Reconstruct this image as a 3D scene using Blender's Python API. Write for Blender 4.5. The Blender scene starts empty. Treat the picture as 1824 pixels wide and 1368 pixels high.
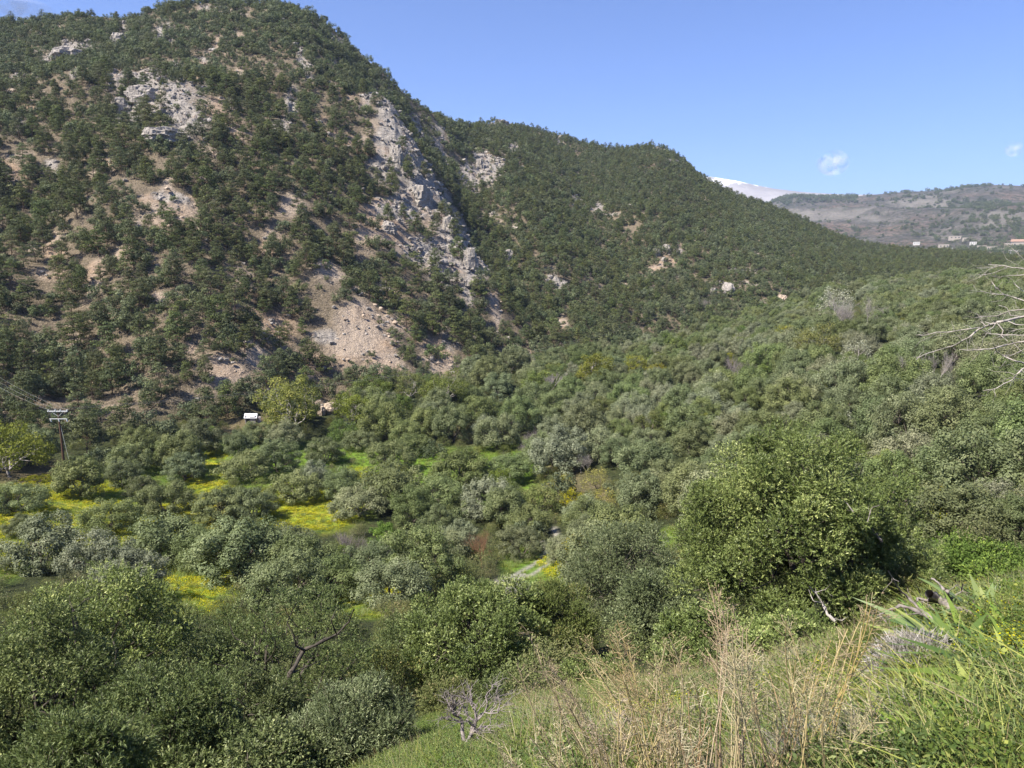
import bpy, math, random
import numpy as np
R_ = math.radians
SC = bpy.context.scene
COL = SC.collection

# ------------------------------------------------------------------ camera
PITCH = R_(9.2)
FPX = 1317.0
cam_d = bpy.data.cameras.new('camera')
cam_d.lens = 26.0
cam_d.sensor_width = 36.0
cam_d.clip_start = 0.05
cam_d.clip_end = 60000
cam = bpy.data.objects.new('camera', cam_d)
COL.objects.link(cam)
cam.location = (0, 0, 0)
cam.rotation_euler = (math.pi / 2 - PITCH, 0, 0)
SC.camera = cam

# ------------------------------------------------------------------ world, sun, exposure
SUN_AZ = math.atan2(-1.0, -0.60)      # from +Y towards +X
SUN_EL = R_(52)
world = bpy.data.worlds.new("World")
SC.world = world
world.use_nodes = True
nt = world.node_tree
bg = nt.nodes['Background']
sky = nt.nodes.new('ShaderNodeTexSky')
sky.sky_type = 'NISHITA'
sky.sun_disc = False
sky.sun_elevation = SUN_EL
sky.sun_rotation = SUN_AZ
sky.altitude = 1800
sky.air_density = 1.0
sky.dust_density = 0.0
sky.ozone_density = 6.0
tintn = nt.nodes.new('ShaderNodeMix'); tintn.data_type = 'RGBA'; tintn.blend_type = 'MULTIPLY'; tintn.inputs[0].default_value = 1.0
nt.links.new(sky.outputs[0], tintn.inputs[6]); tintn.inputs[7].default_value = (0.82, 0.82, 1.02, 1)
nt.links.new(tintn.outputs[2], bg.inputs[0])
bg.inputs[1].default_value = 0.086
sd = bpy.data.lights.new('sun', 'SUN')
sd.energy = 5.0
sd.angle = R_(0.5)
sd.color = (1.0, 0.94, 0.83)
sun = bpy.data.objects.new('sun', sd)
COL.objects.link(sun)
sx = math.sin(SUN_AZ) * math.cos(SUN_EL)
sy = math.cos(SUN_AZ) * math.cos(SUN_EL)
sz = math.sin(SUN_EL)
from mathutils import Vector
sun.rotation_euler = Vector((sx, sy, sz)).to_track_quat('Z', 'Y').to_euler()
sun.location = (-200, -50, 300)
SC.view_settings.view_transform = 'Standard'
SC.view_settings.look = 'None'
SC.view_settings.exposure = 1.27
SC.view_settings.gamma = 1.0
SC.render.engine = 'CYCLES'
cy = SC.cycles
cy.max_bounces = 5
cy.diffuse_bounces = 3
cy.glossy_bounces = 2
cy.transmission_bounces = 4
cy.volume_bounces = 0
cy.transparent_max_bounces = 8
cy.sample_clamp_indirect = 4.0
cy.caustics_reflective = False
cy.caustics_refractive = False
cy.use_denoising = True
cy.denoiser = 'OPENIMAGEDENOISE'
cy.denoising_input_passes = 'RGB_ALBEDO_NORMAL'

# ------------------------------------------------------------------ noise
def _h(ix, iy, iz, seed):
    n = (ix.astype(np.int64) * 374761393 + iy.astype(np.int64) * 668265263 + iz.astype(np.int64) * 2147483647 + seed * 974711) & 0xffffffff
    n = ((n ^ (n >> 13)) * 1274126177) & 0xffffffff
    n = ((n ^ (n >> 16)) * 2246822519) & 0xffffffff
    return ((n ^ (n >> 15)) & 0xffffff) / float(0xffffff)

def vnoise(x, y, z, seed=0):
    x0 = np.floor(x); y0 = np.floor(y); z0 = np.floor(z)
    fx = x - x0; fy = y - y0; fz = z - z0
    fx = fx * fx * (3 - 2 * fx); fy = fy * fy * (3 - 2 * fy); fz = fz * fz * (3 - 2 * fz)
    r = 0
    for dx in (0, 1):
        for dy in (0, 1):
            for dz in (0, 1):
                w = (fx if dx else 1 - fx) * (fy if dy else 1 - fy) * (fz if dz else 1 - fz)
                r = r + w * _h(x0 + dx, y0 + dy, z0 + dz, seed)
    return r * 2 - 1

def fbm(x, y, z, octv=4, seed=0, gain=0.5):
    a = 1.0; s = 0; t = 0
    for i in range(octv):
        s = s + a * vnoise(x, y, z, seed + i * 17); t += a
        a *= gain; x = x * 2.03 + 11.3; y = y * 2.03 + 5.1; z = z * 2.03 + 7.7
    return s / t

def ridge(x, y, z, octv=4, seed=0):
    a = 1.0; s = 0; t = 0
    for i in range(octv):
        s = s + a * (1 - np.abs(vnoise(x, y, z, seed + i * 13))); t += a
        a *= 0.5; x = x * 2.1; y = y * 2.1; z = z * 2.1
    return s / t

# ------------------------------------------------------------------ photograph pixel <-> direction
def pix(px, py):
    u = (np.asarray(px, float) - 912) / FPX; v = (684 - np.asarray(py, float)) / FPX
    dx = u; dy = math.cos(PITCH) + v * math.sin(PITCH); dz = -math.sin(PITCH) + v * math.cos(PITCH)
    return np.arctan2(dx, dy), dz / np.hypot(dx, dy)

def proj(x, y, z):
    yc = y * math.cos(PITCH) - z * math.sin(PITCH)
    zc = y * math.sin(PITCH) + z * math.cos(PITCH)
    yc = np.where(np.abs(yc) < 1e-6, 1e-6, yc)
    px = 912 + FPX * x / yc; py = 684 - FPX * zc / yc
    bad = yc <= 0.05
    return np.where(bad, -1e5, px), np.where(bad, 1e5, py), yc

# ------------------------------------------------------------------ terrain
def stat(pts):
    a = np.array(pts, float)
    phi, g = pix(a[:, 0], a[:, 1])
    o = np.argsort(phi)
    return phi[o], g[o] * a[o, 2], a[o, 2]

S1 = stat([(-400,1520,10.5),(0,1500,10),(500,1470,9),(800,1330,9),(1000,1290,8),(1200,1250,7.5),(1400,1230,7),(1550,1170,7),(1700,1085,8),(1824,1058,8.5),(2200,1020,9)])
S2 = stat([(-400,1420,18),(0,1400,18),(500,1395,17),(850,1255,20),(1100,1215,19),(1300,1200,18),(1480,1160,19),(1700,1090,20),(1824,1070,20),(2200,1030,20)])
S3 = stat([(-400,1130,45),(0,1120,45),(600,1105,45),(900,1100,42),(1200,1080,42),(1500,1000,40),(1824,915,40),(2200,860,40)])
S4 = stat([(-400,1010,75),(0,1000,75),(350,1005,75),(700,1000,72),(950,990,70),(1200,925,72),(1500,860,68),(1824,820,62),(2200,790,60)])
S5 = stat([(-400,860,118),(0,850,118),(350,850,118),(650,830,118),(940,800,118),(1200,750,125),(1500,700,120),(1824,640,120),(2200,600,120)])
S6 = stat([(-400,810,138),(0,795,142),(300,768,148),(450,744,152),(600,730,160),(720,690,172),(900,660,195),(1100,640,240),(1300,585,320),(1500,520,420),(1824,482,520),(2200,472,520)])
SKY = [(-400,90),(-150,50),(0,30),(40,31),(77,27),(130,17),(165,19),(203,25),(238,23),(284,6),(307,2),(345,-2),(420,-4),(480,0),(510,4),(556,19),(591,42),(622,69),(652,96),(683,119),(700,138),(746,177),(765,190),(800,207),(815,213),(849,217),(895,209),(926,217),(965,227),(1007,236),(1030,246),(1060,252),(1091,261),(1149,261),(1183,265),(1214,282),(1252,309),(1283,326),(1320,342),(1371,359),(1419,380),(1467,402),(1494,414),(1535,428),(1576,434),(1628,438),(1679,441),(1747,448),(1824,455),(2200,460)]
RC = [(-400,440),(0,445),(400,430),(700,440),(790,470),(870,640),(1000,690),(1220,720),(1400,760),(1600,800),(1824,840),(2200,840)]
S7 = stat([(a, b + 9 - 1 * (a > 800) + 2 * (a > 1230), np.interp(a, [q[0] for q in RC], [q[1] for q in RC])) for a, b in SKY])
FAR = [(800,420),(1250,392),(1300,375),(1371,359),(1392,349),(1426,346),(1521,349),(1542,346),(1597,342),(1651,339),(1713,333),(1740,330),(1781,328),(1824,331),(2000,325),(2300,340)]
SF0 = stat([(800,470,1250),(1300,470,1250),(1600,466,1250),(1824,462,1250),(2300,460,1250)])
SF1 = stat([(800,460,1700),(1300,452,1700),(1500,440,1700),(1600,436,1700),(1700,430,1700),(1824,425,1700),(2300,420,1700)])
SF2 = stat([(a, b + 1, 3200) for a, b in FAR])
SNOW = [(600,430),(1000,360),(1150,325),(1200,320),(1265,314),(1285,317),(1310,321),(1340,328),(1380,336),(1430,342),(1520,347),(1560,346),(1700,350),(2300,380)]
SS = stat([(a, b, 6500) for a, b in SNOW])

na, nb = 1150, 60
phi_in = np.linspace(R_(-41), R_(41), na)
phi_out = np.linspace(R_(41), R_(319), nb + 2)[1:-1]
PHI = np.concatenate([phi_in, phi_out])            # closed disc of azimuths
rr = np.concatenate([[0.25], np.geomspace(0.6, 20, 150), np.geomspace(20.3, 150, 190), np.geomspace(150.8, 900, 430),
                     np.geomspace(906, 3500, 200), np.geomspace(3600, 7800, 60)])
NP_, NR = len(PHI), len(rr)

def wrap(arr_phi, val, q):
    """interpolate over azimuth inside the view, easing back round behind the camera"""
    q = np.asarray(q, float)
    lo, hi = R_(-41), R_(41)
    inside = np.interp(np.where(q > hi, 0, q), arr_phi, val)
    vl = np.interp(lo, arr_phi, val); vh = np.interp(hi, arr_phi, val)
    t = np.clip((q - hi) / (2 * math.pi + lo - hi), 0, 1)
    t = t * t * (3 - 2 * t)
    return np.where(q > hi, vh + (vl - vh) * t, inside)

behind = np.where(PHI > R_(41), np.sin(np.clip((PHI - R_(41)) / (R_(319) - R_(41)), 0, 1) * math.pi), 0)
Z = np.zeros((NP_, NR)); RCR = wrap(S7[0], S7[2], PHI)
stz = []; str_ = []
def addst(r, z): str_.append(np.broadcast_to(r, (NP_,)).astype(float)); stz.append(np.broadcast_to(z, (NP_,)).astype(float))
addst(0.2, -1.6); addst(1.0, -1.62)
for s in (S1, S2, S3, S4, S5, S6):
    zz = wrap(s[0], s[1], PHI); zz = zz * (1 - behind) + behind * (0.15 * wrap(s[0], s[2], PHI) - 1.7)
    addst(wrap(s[0], s[2], PHI), zz)
zc = wrap(S7[0], S7[1], PHI)
addst(RCR, zc); addst(RCR * 1.15, zc - 0.03 * RCR); addst(np.maximum(RCR * 1.4, 1120), -35.0)
addst(1250, np.where(PHI < R_(60), np.interp(PHI, SF0[0], SF0[1]), -20))
addst(1700, np.interp(PHI, SF1[0], SF1[1])); addst(3200, np.interp(PHI, SF2[0], SF2[1]))
addst(4300, -60); addst(5000, 0); addst(6500, np.interp(PHI, SS[0], SS[1])); addst(7400, 0); addst(9000, -100)
str_ = np.array(str_); stz = np.array(stz)
for i in range(NP_):
    Z[i] = np.interp(rr, str_[:, i], stz[:, i])
def smooth(A, k, ax):
    P = np.concatenate([np.repeat(A.take([0], ax), k, ax), A, np.repeat(A.take([-1], ax), k, ax)], ax)
    c = np.cumsum(P, ax); n = A.shape[ax]
    z0 = np.zeros_like(c.take([0], ax)); c = np.concatenate([z0, c], ax)
    return (c.take(range(2 * k + 1, 2 * k + 1 + n), ax) - c.take(range(0, n), ax)) / (2 * k + 1)
Zs = smooth(smooth(Z, 10, 1), 10, 1)
w = np.clip((RCR[:, None] - rr[None]) / (0.12 * RCR[:, None]), 0, 1) * (rr[None] > 1.5) + (rr[None] > 1000) * (rr[None] < 3000)
w = np.clip(w, 0, 1)
# keep the crest lines sharp, smooth everything between
Z = Z * (1 - w) + Zs * w
crestfar = np.exp(-((rr - 3200) / 250.0) ** 2)[None] + np.exp(-((rr - 6500) / 600.0) ** 2)[None]
XX = rr[None] * np.sin(PHI)[:, None]; YY = rr[None] * np.cos(PHI)[:, None]

def hit_grid(px, py, Zg, rmin=1.2, rmax=1000):
    phi, g = pix(px, py)
    i = np.interp(phi, PHI[:na], np.arange(na)); i0 = int(np.clip(math.floor(i), 0, na - 2)); f = i - i0
    prof = Zg[i0] * (1 - f) + Zg[i0 + 1] * f
    gg = prof / rr
    ok = (gg >= g) & (rr > rmin) & (rr < rmax)
    k = int(np.argmax(ok)) if ok.any() else int(np.argmin(np.abs(rr - rmax)))
    if k > 0 and ok.any():
        a, b = gg[k - 1] - g, gg[k] - g
        t = a / (a - b) if a < 0 <= b else 1.0
        r = rr[k - 1] + (rr[k] - rr[k - 1]) * t
    else: r = rr[k]
    z = np.interp(r, rr, prof)
    return np.array([r * math.sin(phi), r * math.cos(phi), z])

PX, PY, _ = proj(XX, YY, Z)
front = (rr[None] < RCR[:, None] * 1.02) & (np.abs(PX) < 9e4)
foot = wrap(S6[0], S6[2], PHI)[:, None]
mount = np.clip((rr[None] - foot * 0.985) / (foot * 0.05), 0, 1) * (rr[None] < 1150)
mount = mount * np.where(behind[:, None] > 0.3, 0, 1)

def segd(P, A, B):
    d = B - A; t = np.clip(((P[0] - A[0]) * d[0] + (P[1] - A[1]) * d[1]) / (d[0] ** 2 + d[1] ** 2), 0, 1)
    return np.hypot(P[0] - A[0] - t * d[0], P[1] - A[1] - t * d[1]), t
def line_bump(pts, width, amp):
    best = None
    W = [hit_grid(x, y, Z) for x, y in pts]
    for A, B in zip(W[:-1], W[1:]):
        d, _ = segd((XX, YY), A, B)
        best = d if best is None else np.minimum(best, d)
    return amp * np.exp(-(best / width) ** 2)
bumps = line_bump([(690,255),(745,345),(800,400),(850,470),(865,520)], 13, 9.0)
bumps += line_bump([(600,430),(700,520),(800,640)], 12, -4.0)
bumps += line_bump([(800,260),(880,380),(905,480),(920,600)], 20, -9.0)
bumps += line_bump([(520,60),(600,180),(680,260)], 22, 8.0)
bumps += line_bump([(380,330),(480,480),(560,640),(600,720)], 13, -5.0)
bumps += line_bump([(150,180),(290,200),(360,330)], 20, 7.0)
bumps += line_bump([(30,330),(100,500),(160,640)], 12, -5.0)
bumps += line_bump([(240,400),(300,520),(350,640)], 18, 5.0)
bumps += line_bump([(1010,260),(1080,400),(1130,560)], 24, -8.0)
bumps += line_bump([(1180,280),(1280,400),(1350,520)], 25, 7.0)
Z = Z + bumps * mount

# rock and bare-soil fields, laid on the terrain's own points
ROCK = [(130,95,48,20,-15),(85,115,22,10,0),(290,65,22,22,-20),(215,75,25,8,-25),(222,55,18,8,0),(265,160,48,22,-25),(300,235,62,26,8),(210,185,22,24,20),(335,255,35,30,20),(300,200,60,30,0),(250,240,50,24,0),
 (700,262,26,28,20),(690,300,26,30,0),(730,320,34,40,-40),(760,360,38,38,0),(720,370,50,22,0),(800,400,34,34,-30),(820,440,34,40,-20),(845,475,22,38,-10),(800,470,40,30,0),(770,440,45,24,0),(835,515,18,22,0),
 (520,190,14,26,15),(500,235,16,14,0),(545,140,10,30,-20),(590,75,26,9,35),(560,60,18,8,30),(505,230,14,14,0),(860,290,14,28,-30),(835,300,10,25,-40),(885,300,12,16,0),(780,240,10,22,-30),(740,215,12,18,-30),(915,270,10,8,0),
 (895,222,24,9,0),(1000,245,8,4,0),(1190,278,40,7,15),(1030,340,10,10,0),(1065,350,12,10,0),(905,460,14,10,0),(985,470,14,8,10),(1000,480,10,8,0),(60,155,8,8,0),(40,235,12,7,0),(92,300,14,12,0),(140,180,10,10,0),
 (655,240,10,14,0),(410,200,14,20,0),(320,130,14,10,0),(370,165,12,12,0)]
SOIL = [(640,570,42,42,35),(625,600,42,34,0),(670,620,60,24,35),(700,560,30,20,30),(590,470,34,22,30),(640,500,26,12,35),(780,620,24,46,-35),(800,650,22,26,0),(690,395,40,36,0),(660,420,30,26,0),(720,430,40,22,0),
 (450,310,30,12,30),(390,225,24,34,-20),(430,250,20,18,0),(355,120,18,8,0),(440,490,34,20,30),(490,560,30,40,35),(540,620,30,24,0),(420,560,20,10,0),(290,560,22,10,0),(170,480,18,26,35),(95,420,18,22,40),(50,400,14,20,0),(30,300,24,16,20),
 (220,470,16,12,0),(60,210,16,10,40),(400,690,46,30,-10),(370,740,26,20,0),(560,700,40,24,30),(500,720,60,20,0),(940,590,20,14,0),(1010,610,28,9,0),(1000,560,10,20,0),(880,530,8,26,-20),(120,680,14,8,0),(180,725,30,9,0),(60,690,16,8,0),
 (1410,465,10,7,20),(1250,370,6,6,0),(1290,430,8,6,0),(1330,345,12,5,0),(520,370,24,14,0),(480,420,18,20,0),(300,380,10,24,10),(375,300,20,12,0),(180,310,24,10,0),(250,430,18,10,30),(1165,640,22,9,0),(1185,650,30,8,0),(100,130,12,6,0),(1280,515,14,8,0),
 (455,640,24,26,0),(345,660,12,12,0),(130,560,14,8,0),(1110,470,10,7,0),(1200,435,14,8,0),(1345,480,10,6,0),(1180,455,26,10,0)]
def ell(PX_, PY_, L, soft=0.35):
    m = np.zeros_like(PX_)
    for cx, cy_, rx, ry, a in L:
        ca, sa = math.cos(R_(a)), math.sin(R_(a))
        dx = PX_ - cx; dy = PY_ - cy_
        u = (dx * ca + dy * sa) / rx; v = (-dx * sa + dy * ca) / ry
        m = np.maximum(m, np.clip((1 + soft - np.hypot(u, v)) / (2 * soft), 0, 1))
    return m
mk_ = np.where(((mount > 0) & (np.abs(PHI)[:, None] < R_(40.5))))
def sub(fn, mask=mk_):
    out = np.zeros(XX.shape); out[mask] = fn(XX[mask], YY[mask], Z[mask]); return out
n1 = sub(lambda x, y, z: fbm(x / 9, y / 9, z / 9, 4, 3))
n2 = sub(lambda x, y, z: fbm(x / 30, y / 30, z / 30, 3, 9))
wx = PX + 13 * sub(lambda x, y, z: fbm(x / 9, y / 9, z / 9, 4, 31, 0.65)); wy = PY + 13 * sub(lambda x, y, z: fbm(x / 9, y / 9, z / 9, 4, 41, 0.65))
rockm = ell(wx, wy, ROCK) * front * mount
soilm = ell(wx, wy, SOIL) * front * mount
rockm = np.clip(rockm + mount * np.clip((n1 + 0.35 * n2 - 0.40) * 5, 0, 1) * 0.85, 0, 1)
soilm = np.clip(soilm + mount * np.clip((n2 + 0.9 * sub(lambda x, y, z: fbm(x / 11, y / 11, z / 11, 3, 77)) - 0.33) * 5, 0, 1) * (PX < 900) * 0.9, 0, 1)
n1 = None
# relief
rel = sub(lambda x, y, z: 7.0 * fbm(x / 75, y / 75, 0 * z, 3, 21) + 2.6 * (ridge(x / 26, y / 26, z / 40, 3, 5) - 0.6))
crestw = np.clip((RCR[:, None] - rr[None]) / (0.3 * RCR[:, None]), 0.12, 1)
footw = np.clip((rr[None] - foot) / (foot * 0.25), 0, 1)
Z = Z + rel * mount * crestw * footw
# ledges and broken faces where rock is bare
mr_ = np.where(rockm > 0); ms_ = np.where(soilm > 0)
hh = 3.4 + 1.5 * sub(lambda x, y, z: fbm(x / 20, y / 20, z / 20, 2, 61), mr_)
tl = Z / hh + 1.7 * sub(lambda x, y, z: fbm(x / 13, y / 13, z / 13, 4, 71), mr_); fr = tl - np.floor(tl)
terr = (np.floor(tl) + np.clip((fr - 0.55) / 0.3, 0, 1) - tl) * hh
Z = Z + rockm * (0.42 * terr + sub(lambda x, y, z: 2.6 * (ridge(x / 5, y / 5, z / 5, 4, 81) - 0.62) + 1.1 * (ridge(x / 1.7, y / 1.7, z / 1.2, 2, 83) - 0.6), mr_))
Z = Z + soilm * mount * (0.9 * sub(lambda x, y, z: ridge(x / 3.5, y / 3.5, z / 7, 3, 91) - 0.6, ms_))
Z = Z + mount * 0.5 * sub(lambda x, y, z: fbm(x / 2.5, y / 2.5, z / 2.5, 2, 95))
near = np.clip(1 - rr[None] / 60, 0, 1)
mv_ = np.where((rr[None] > 1.5) & (mount < 1) & (rr[None] < 1150)); mn_ = np.where(np.broadcast_to((rr[None] > 1.5) & (rr[None] < 60), Z.shape))
Z = Z + (1 - mount) * (sub(lambda x, y, z: 0.12 * fbm(x / 1.1, y / 1.1, 0 * z, 3, 11), mn_) * near + sub(lambda x, y, z: 0.9 * fbm(x / 22, y / 22, 0 * z, 3, 12), mv_) * (1 - near))
far = np.clip((rr[None] - 1300) / 500, 0, 1) * (rr[None] < 3600)
Z = Z + far * (1 - np.clip(crestfar, 0, 1) * 0.85) * sub(lambda x, y, z: 58 * (ridge(x / 420, y / 420, 0 * z, 4, 101) - 0.6) + 9 * fbm(x / 90, y / 90, 0 * z, 3, 111), np.where((far > 0) & (PX > 1150))) * (PX > 1150)
farther = np.clip((rr[None] - 4500) / 1500, 0, 1)
Z = Z + farther * (1 - np.clip(crestfar, 0, 1) * 0.9) * sub(lambda x, y, z: 110 * (ridge(x / 1500, y / 1500, 0 * z, 4, 121) - 0.6), np.where(np.broadcast_to(farther > 0, Z.shape)))
PX, PY, _ = proj(XX, YY, Z)

def ground_z(x, y):
    x = np.asarray(x, float); y = np.asarray(y, float)
    phi = np.arctan2(x, y); r = np.hypot(x, y)
    i = np.clip((phi - PHI[0]) / (PHI[1] - PHI[0]), 0, na - 1.001); j = np.clip(np.interp(r, rr, np.arange(NR)), 0, NR - 1.001)
    i0 = i.astype(int); j0 = j.astype(int); fi = i - i0; fj = j - j0
    return (Z[i0, j0] * (1 - fi) * (1 - fj) + Z[i0 + 1, j0] * fi * (1 - fj) + Z[i0, j0 + 1] * (1 - fi) * fj + Z[i0 + 1, j0 + 1] * fi * fj)
def field(F, x, y):
    phi = np.arctan2(x, y); r = np.hypot(x, y)
    i = np.clip(np.round((phi - PHI[0]) / (PHI[1] - PHI[0])), 0, na - 1).astype(int); j = np.clip(np.round(np.interp(r, rr, np.arange(NR))), 0, NR - 1).astype(int)
    return F[i, j]
def hit(px, py, rmin=1.2, rmax=1000): return hit_grid(px, py, Z, rmin, rmax)
def at_r(px, r, py=684):
    phi = float(pix(px, py)[0]); x, y = r * math.sin(phi), r * math.cos(phi)
    return np.array([x, y, float(ground_z(x, y))])

# ------------------------------------------------------------------ mesh and tag helpers
def make_mesh(name, V, F, mats, tint=None, midx=None, smooth=False, attrs=None):
    V = np.asarray(V, np.float32); F = np.asarray(F, np.int32)
    me = bpy.data.meshes.new(name)
    k = F.shape[1]
    me.vertices.add(len(V)); me.vertices.foreach_set('co', V.ravel())
    me.loops.add(F.size); me.loops.foreach_set('vertex_index', F.ravel())
    me.polygons.add(len(F))
    me.polygons.foreach_set('loop_start', np.arange(0, F.size, k, dtype=np.int32))
    me.polygons.foreach_set('loop_total', np.full(len(F), k, np.int32))
    if midx is not None: me.polygons.foreach_set('material_index', np.asarray(midx, np.int32))
    me.polygons.foreach_set('use_smooth', np.full(len(F), smooth, bool))
    for m in (mats if isinstance(mats, (list, tuple)) else [mats]): me.materials.append(m)
    A = dict(attrs or {})
    if tint is not None: A['tint'] = tint
    for kk, vv in A.items():
        a = me.attributes.new(kk, 'FLOAT', 'POINT'); a.data.foreach_set('value', np.asarray(vv, np.float32).ravel())
    me.update(calc_edges=True)
    return me
def link(name, data, parent=None, loc=None):
    o = bpy.data.objects.new(name, data); COL.objects.link(o)
    if parent is not None: o.parent = parent
    if loc is not None: o.location = loc
    return o
def tag(o, label=None, cat=None, group=None, kind=None):
    if label: o['label'] = label
    if cat: o['category'] = cat
    if group: o['group'] = group
    if kind: o['kind'] = kind
    return o
def empty(name, loc, label, cat, group=None, rz=0, s=1.0):
    o = link(name, None, None, [float(q) for q in loc]); o.rotation_euler.z = rz
    o.scale = (s, s, s) if np.isscalar(s) else s
    o.empty_display_size = 0.3
    return tag(o, label, cat, group)

# ------------------------------------------------------------------ node helpers
class NB:
    def __init__(self, name):
        self.m = bpy.data.materials.new(name); self.m.use_nodes = True
        self.t = self.m.node_tree; self.t.nodes.clear()
        self.out = self.t.nodes.new('ShaderNodeOutputMaterial')
    def n(self, typ, **kw):
        x = self.t.nodes.new(typ)
        for k, v in kw.items():
            if k.startswith('i_'):
                k = k[2:]; k = int(k) if k.isdigit() else k
                self.set(x.inputs[k], v)
            else: setattr(x, k, v)
        return x
    def set(self, sock, v):
        if isinstance(v, bpy.types.NodeSocket): self.t.links.new(v, sock)
        else:
            if isinstance(v, tuple) and len(v) == 3 and sock.type == 'RGBA': v = (*v, 1)
            sock.default_value = v
    def attr(self, name): return self.n('ShaderNodeAttribute', attribute_name=name).outputs['Fac']
    def noise(self, scale, detail=4, rough=0.6, vec=None, dist=0.0):
        if vec is None: vec = self.n('ShaderNodeTexCoord').outputs['Object']
        x = self.n('ShaderNodeTexNoise'); self.set(x.inputs['Vector'], vec)
        x.inputs['Scale'].default_value = scale; x.inputs['Detail'].default_value = detail; x.inputs['Roughness'].default_value = rough; x.inputs['Distortion'].default_value = dist
        return x.outputs['Fac']
    def ramp(self, fac, stops, interp='LINEAR'):
        x = self.n('ShaderNodeValToRGB'); cr = x.color_ramp; cr.interpolation = interp
        while len(cr.elements) > 1: cr.elements.remove(cr.elements[-1])
        cr.elements[0].position = stops[0][0]; c = stops[0][1]; cr.elements[0].color = (*c, 1) if isinstance(c, tuple) else (c, c, c, 1)
        for p, c in stops[1:]:
            e = cr.elements.new(p); e.color = (*c, 1) if isinstance(c, tuple) else (c, c, c, 1)
        self.set(x.inputs[0], fac)
        return x.outputs[0]
    def mix(self, f, a, b, mode='MIX'):
        x = self.n('ShaderNodeMix', data_type='RGBA', blend_type=mode)
        self.set(x.inputs[0], f); self.set(x.inputs[6], a); self.set(x.inputs[7], b)
        return x.outputs[2]
    def math(self, op, a, b=None, c=None, clamp=False):
        x = self.n('ShaderNodeMath', operation=op, use_clamp=clamp); self.set(x.inputs[0], a)
        if b is not None: self.set(x.inputs[1], b)
        if c is not None: self.set(x.inputs[2], c)
        return x.outputs[0]
    def bump(self, h, strength=0.5, dist=0.1):
        x = self.n('ShaderNodeBump'); self.set(x.inputs['Height'], h); x.inputs['Strength'].default_value = strength; x.inputs['Distance'].default_value = dist
        return x.outputs[0]
    def principled(self, col, rough=0.8, normal=None, spec=0.3, **kw):
        x = self.n('ShaderNodeBsdfPrincipled'); self.set(x.inputs['Base Color'], col); self.set(x.inputs['Roughness'], rough)
        x.inputs['Specular IOR Level'].default_value = spec
        for k, v in kw.items(): self.set(x.inputs[k.replace('_', ' ')], v)
        if normal is not None: self.set(x.inputs['Normal'], normal)
        return x.outputs[0]
    def done(self, sh): self.t.links.new(sh, self.out.inputs['Surface']); return self.m

def leaf_mat(name, dark, light, young=None, transl=0.3, rough=0.6, spec=0.15, ovar=0.16, hvar=0.04, sat=(0.78, 0.3)):
    b = NB(name)
    st = [(0.0, dark), (0.75, light)]
    if young: st.append((1.0, young))
    col = b.ramp(b.attr('tint'), st)
    rnd = b.n('ShaderNodeObjectInfo').outputs['Random']
    hsv = b.n('ShaderNodeHueSaturation'); b.set(hsv.inputs['Color'], col)
    b.set(hsv.inputs['Value'], b.math('MULTIPLY_ADD', rnd, 2 * ovar, 1 - ovar))
    b.set(hsv.inputs['Hue'], b.math('MULTIPLY_ADD', b.math('FRACT', b.math('MULTIPLY', rnd, 7.13)), hvar, 0.493 - hvar / 2))
    b.set(hsv.inputs['Saturation'], b.math('MULTIPLY_ADD', b.math('FRACT', b.math('MULTIPLY', rnd, 17.7)), sat[1], sat[0]))
    col = hsv.outputs[0]
    p = b.principled(col, rough, spec=spec)
    t = b.n('ShaderNodeBsdfTranslucent'); b.set(t.inputs[0], b.mix(0.5, col, (0.14, 0.17, 0.03)))
    m = b.n('ShaderNodeMixShader'); m.inputs[0].default_value = transl
    b.t.links.new(p, m.inputs[1]); b.t.links.new(t.outputs[0], m.inputs[2])
    return b.done(m.outputs[0])
def plain_mat(name, c1, c2, scale=8, rough=0.85, bump=0.4, bd=0.03, spec=0.25):
    b = NB(name); f = b.noise(scale, 5)
    return b.done(b.principled(b.ramp(f, [(0.3, c1), (0.7, c2)]), rough, b.bump(f, bump, bd), spec))
# ------------------------------------------------------------------ the ground
yel = np.clip(ell(PX, PY, [(130,910,130,60,0),(240,930,220,40,-8),(330,1045,80,45,0),(545,905,90,40,0),(375,845,40,40,0),(660,1070,60,25,0),(10,950,40,60,0),(640,850,30,16,0),(985,1005,22,24,-30),(1700,900,40,40,0)], 0.4), 0, 1) * (rr[None] > 30) * (rr[None] < 150)
brownz = ell(PX, PY, [(60,845,90,22,0),(430,755,70,20,0),(850,770,60,20,0),(1000,850,40,40,0),(1060,900,30,50,0),(940,940,16,30,0)], 0.4) * (rr[None] < 200) * (rr[None] > 40)
mead = ell(PX, PY, [(150,920,190,75,0),(330,1045,90,45,0),(545,900,110,45,0),(400,840,80,45,0),(660,1070,60,30,0),(600,840,340,45,0),(900,845,110,50,0),(960,1010,60,40,0),(1690,930,70,45,0),(1640,772,30,14,0),(1190,960,16,20,0),(0,960,60,70,0)], 0.3) * (rr[None] > 30) * (rr[None] < 175)
mead = np.maximum(mead, np.clip((14 - rr[None]) / 3, 0, 1) * 0.6)
track = np.zeros_like(PX)
tw = [hit(x, y) for x, y in [(930,1060),(905,1034),(935,1022),(965,1003),(985,985),(982,965),(975,945)]]
dmin = None
for A, B in zip(tw[:-1], tw[1:]):
    d, _ = segd((XX, YY), A, B); dmin = d if dmin is None else np.minimum(dmin, d)
track = np.exp(-((dmin - 0.75) / 0.33) ** 2) * (rr[None] > 40) * (rr[None] < 110)
track = np.maximum(track, np.exp(-(dmin / 1.1) ** 2) * (PY > 1022) * (rr[None] > 40) * 0.9)

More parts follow.
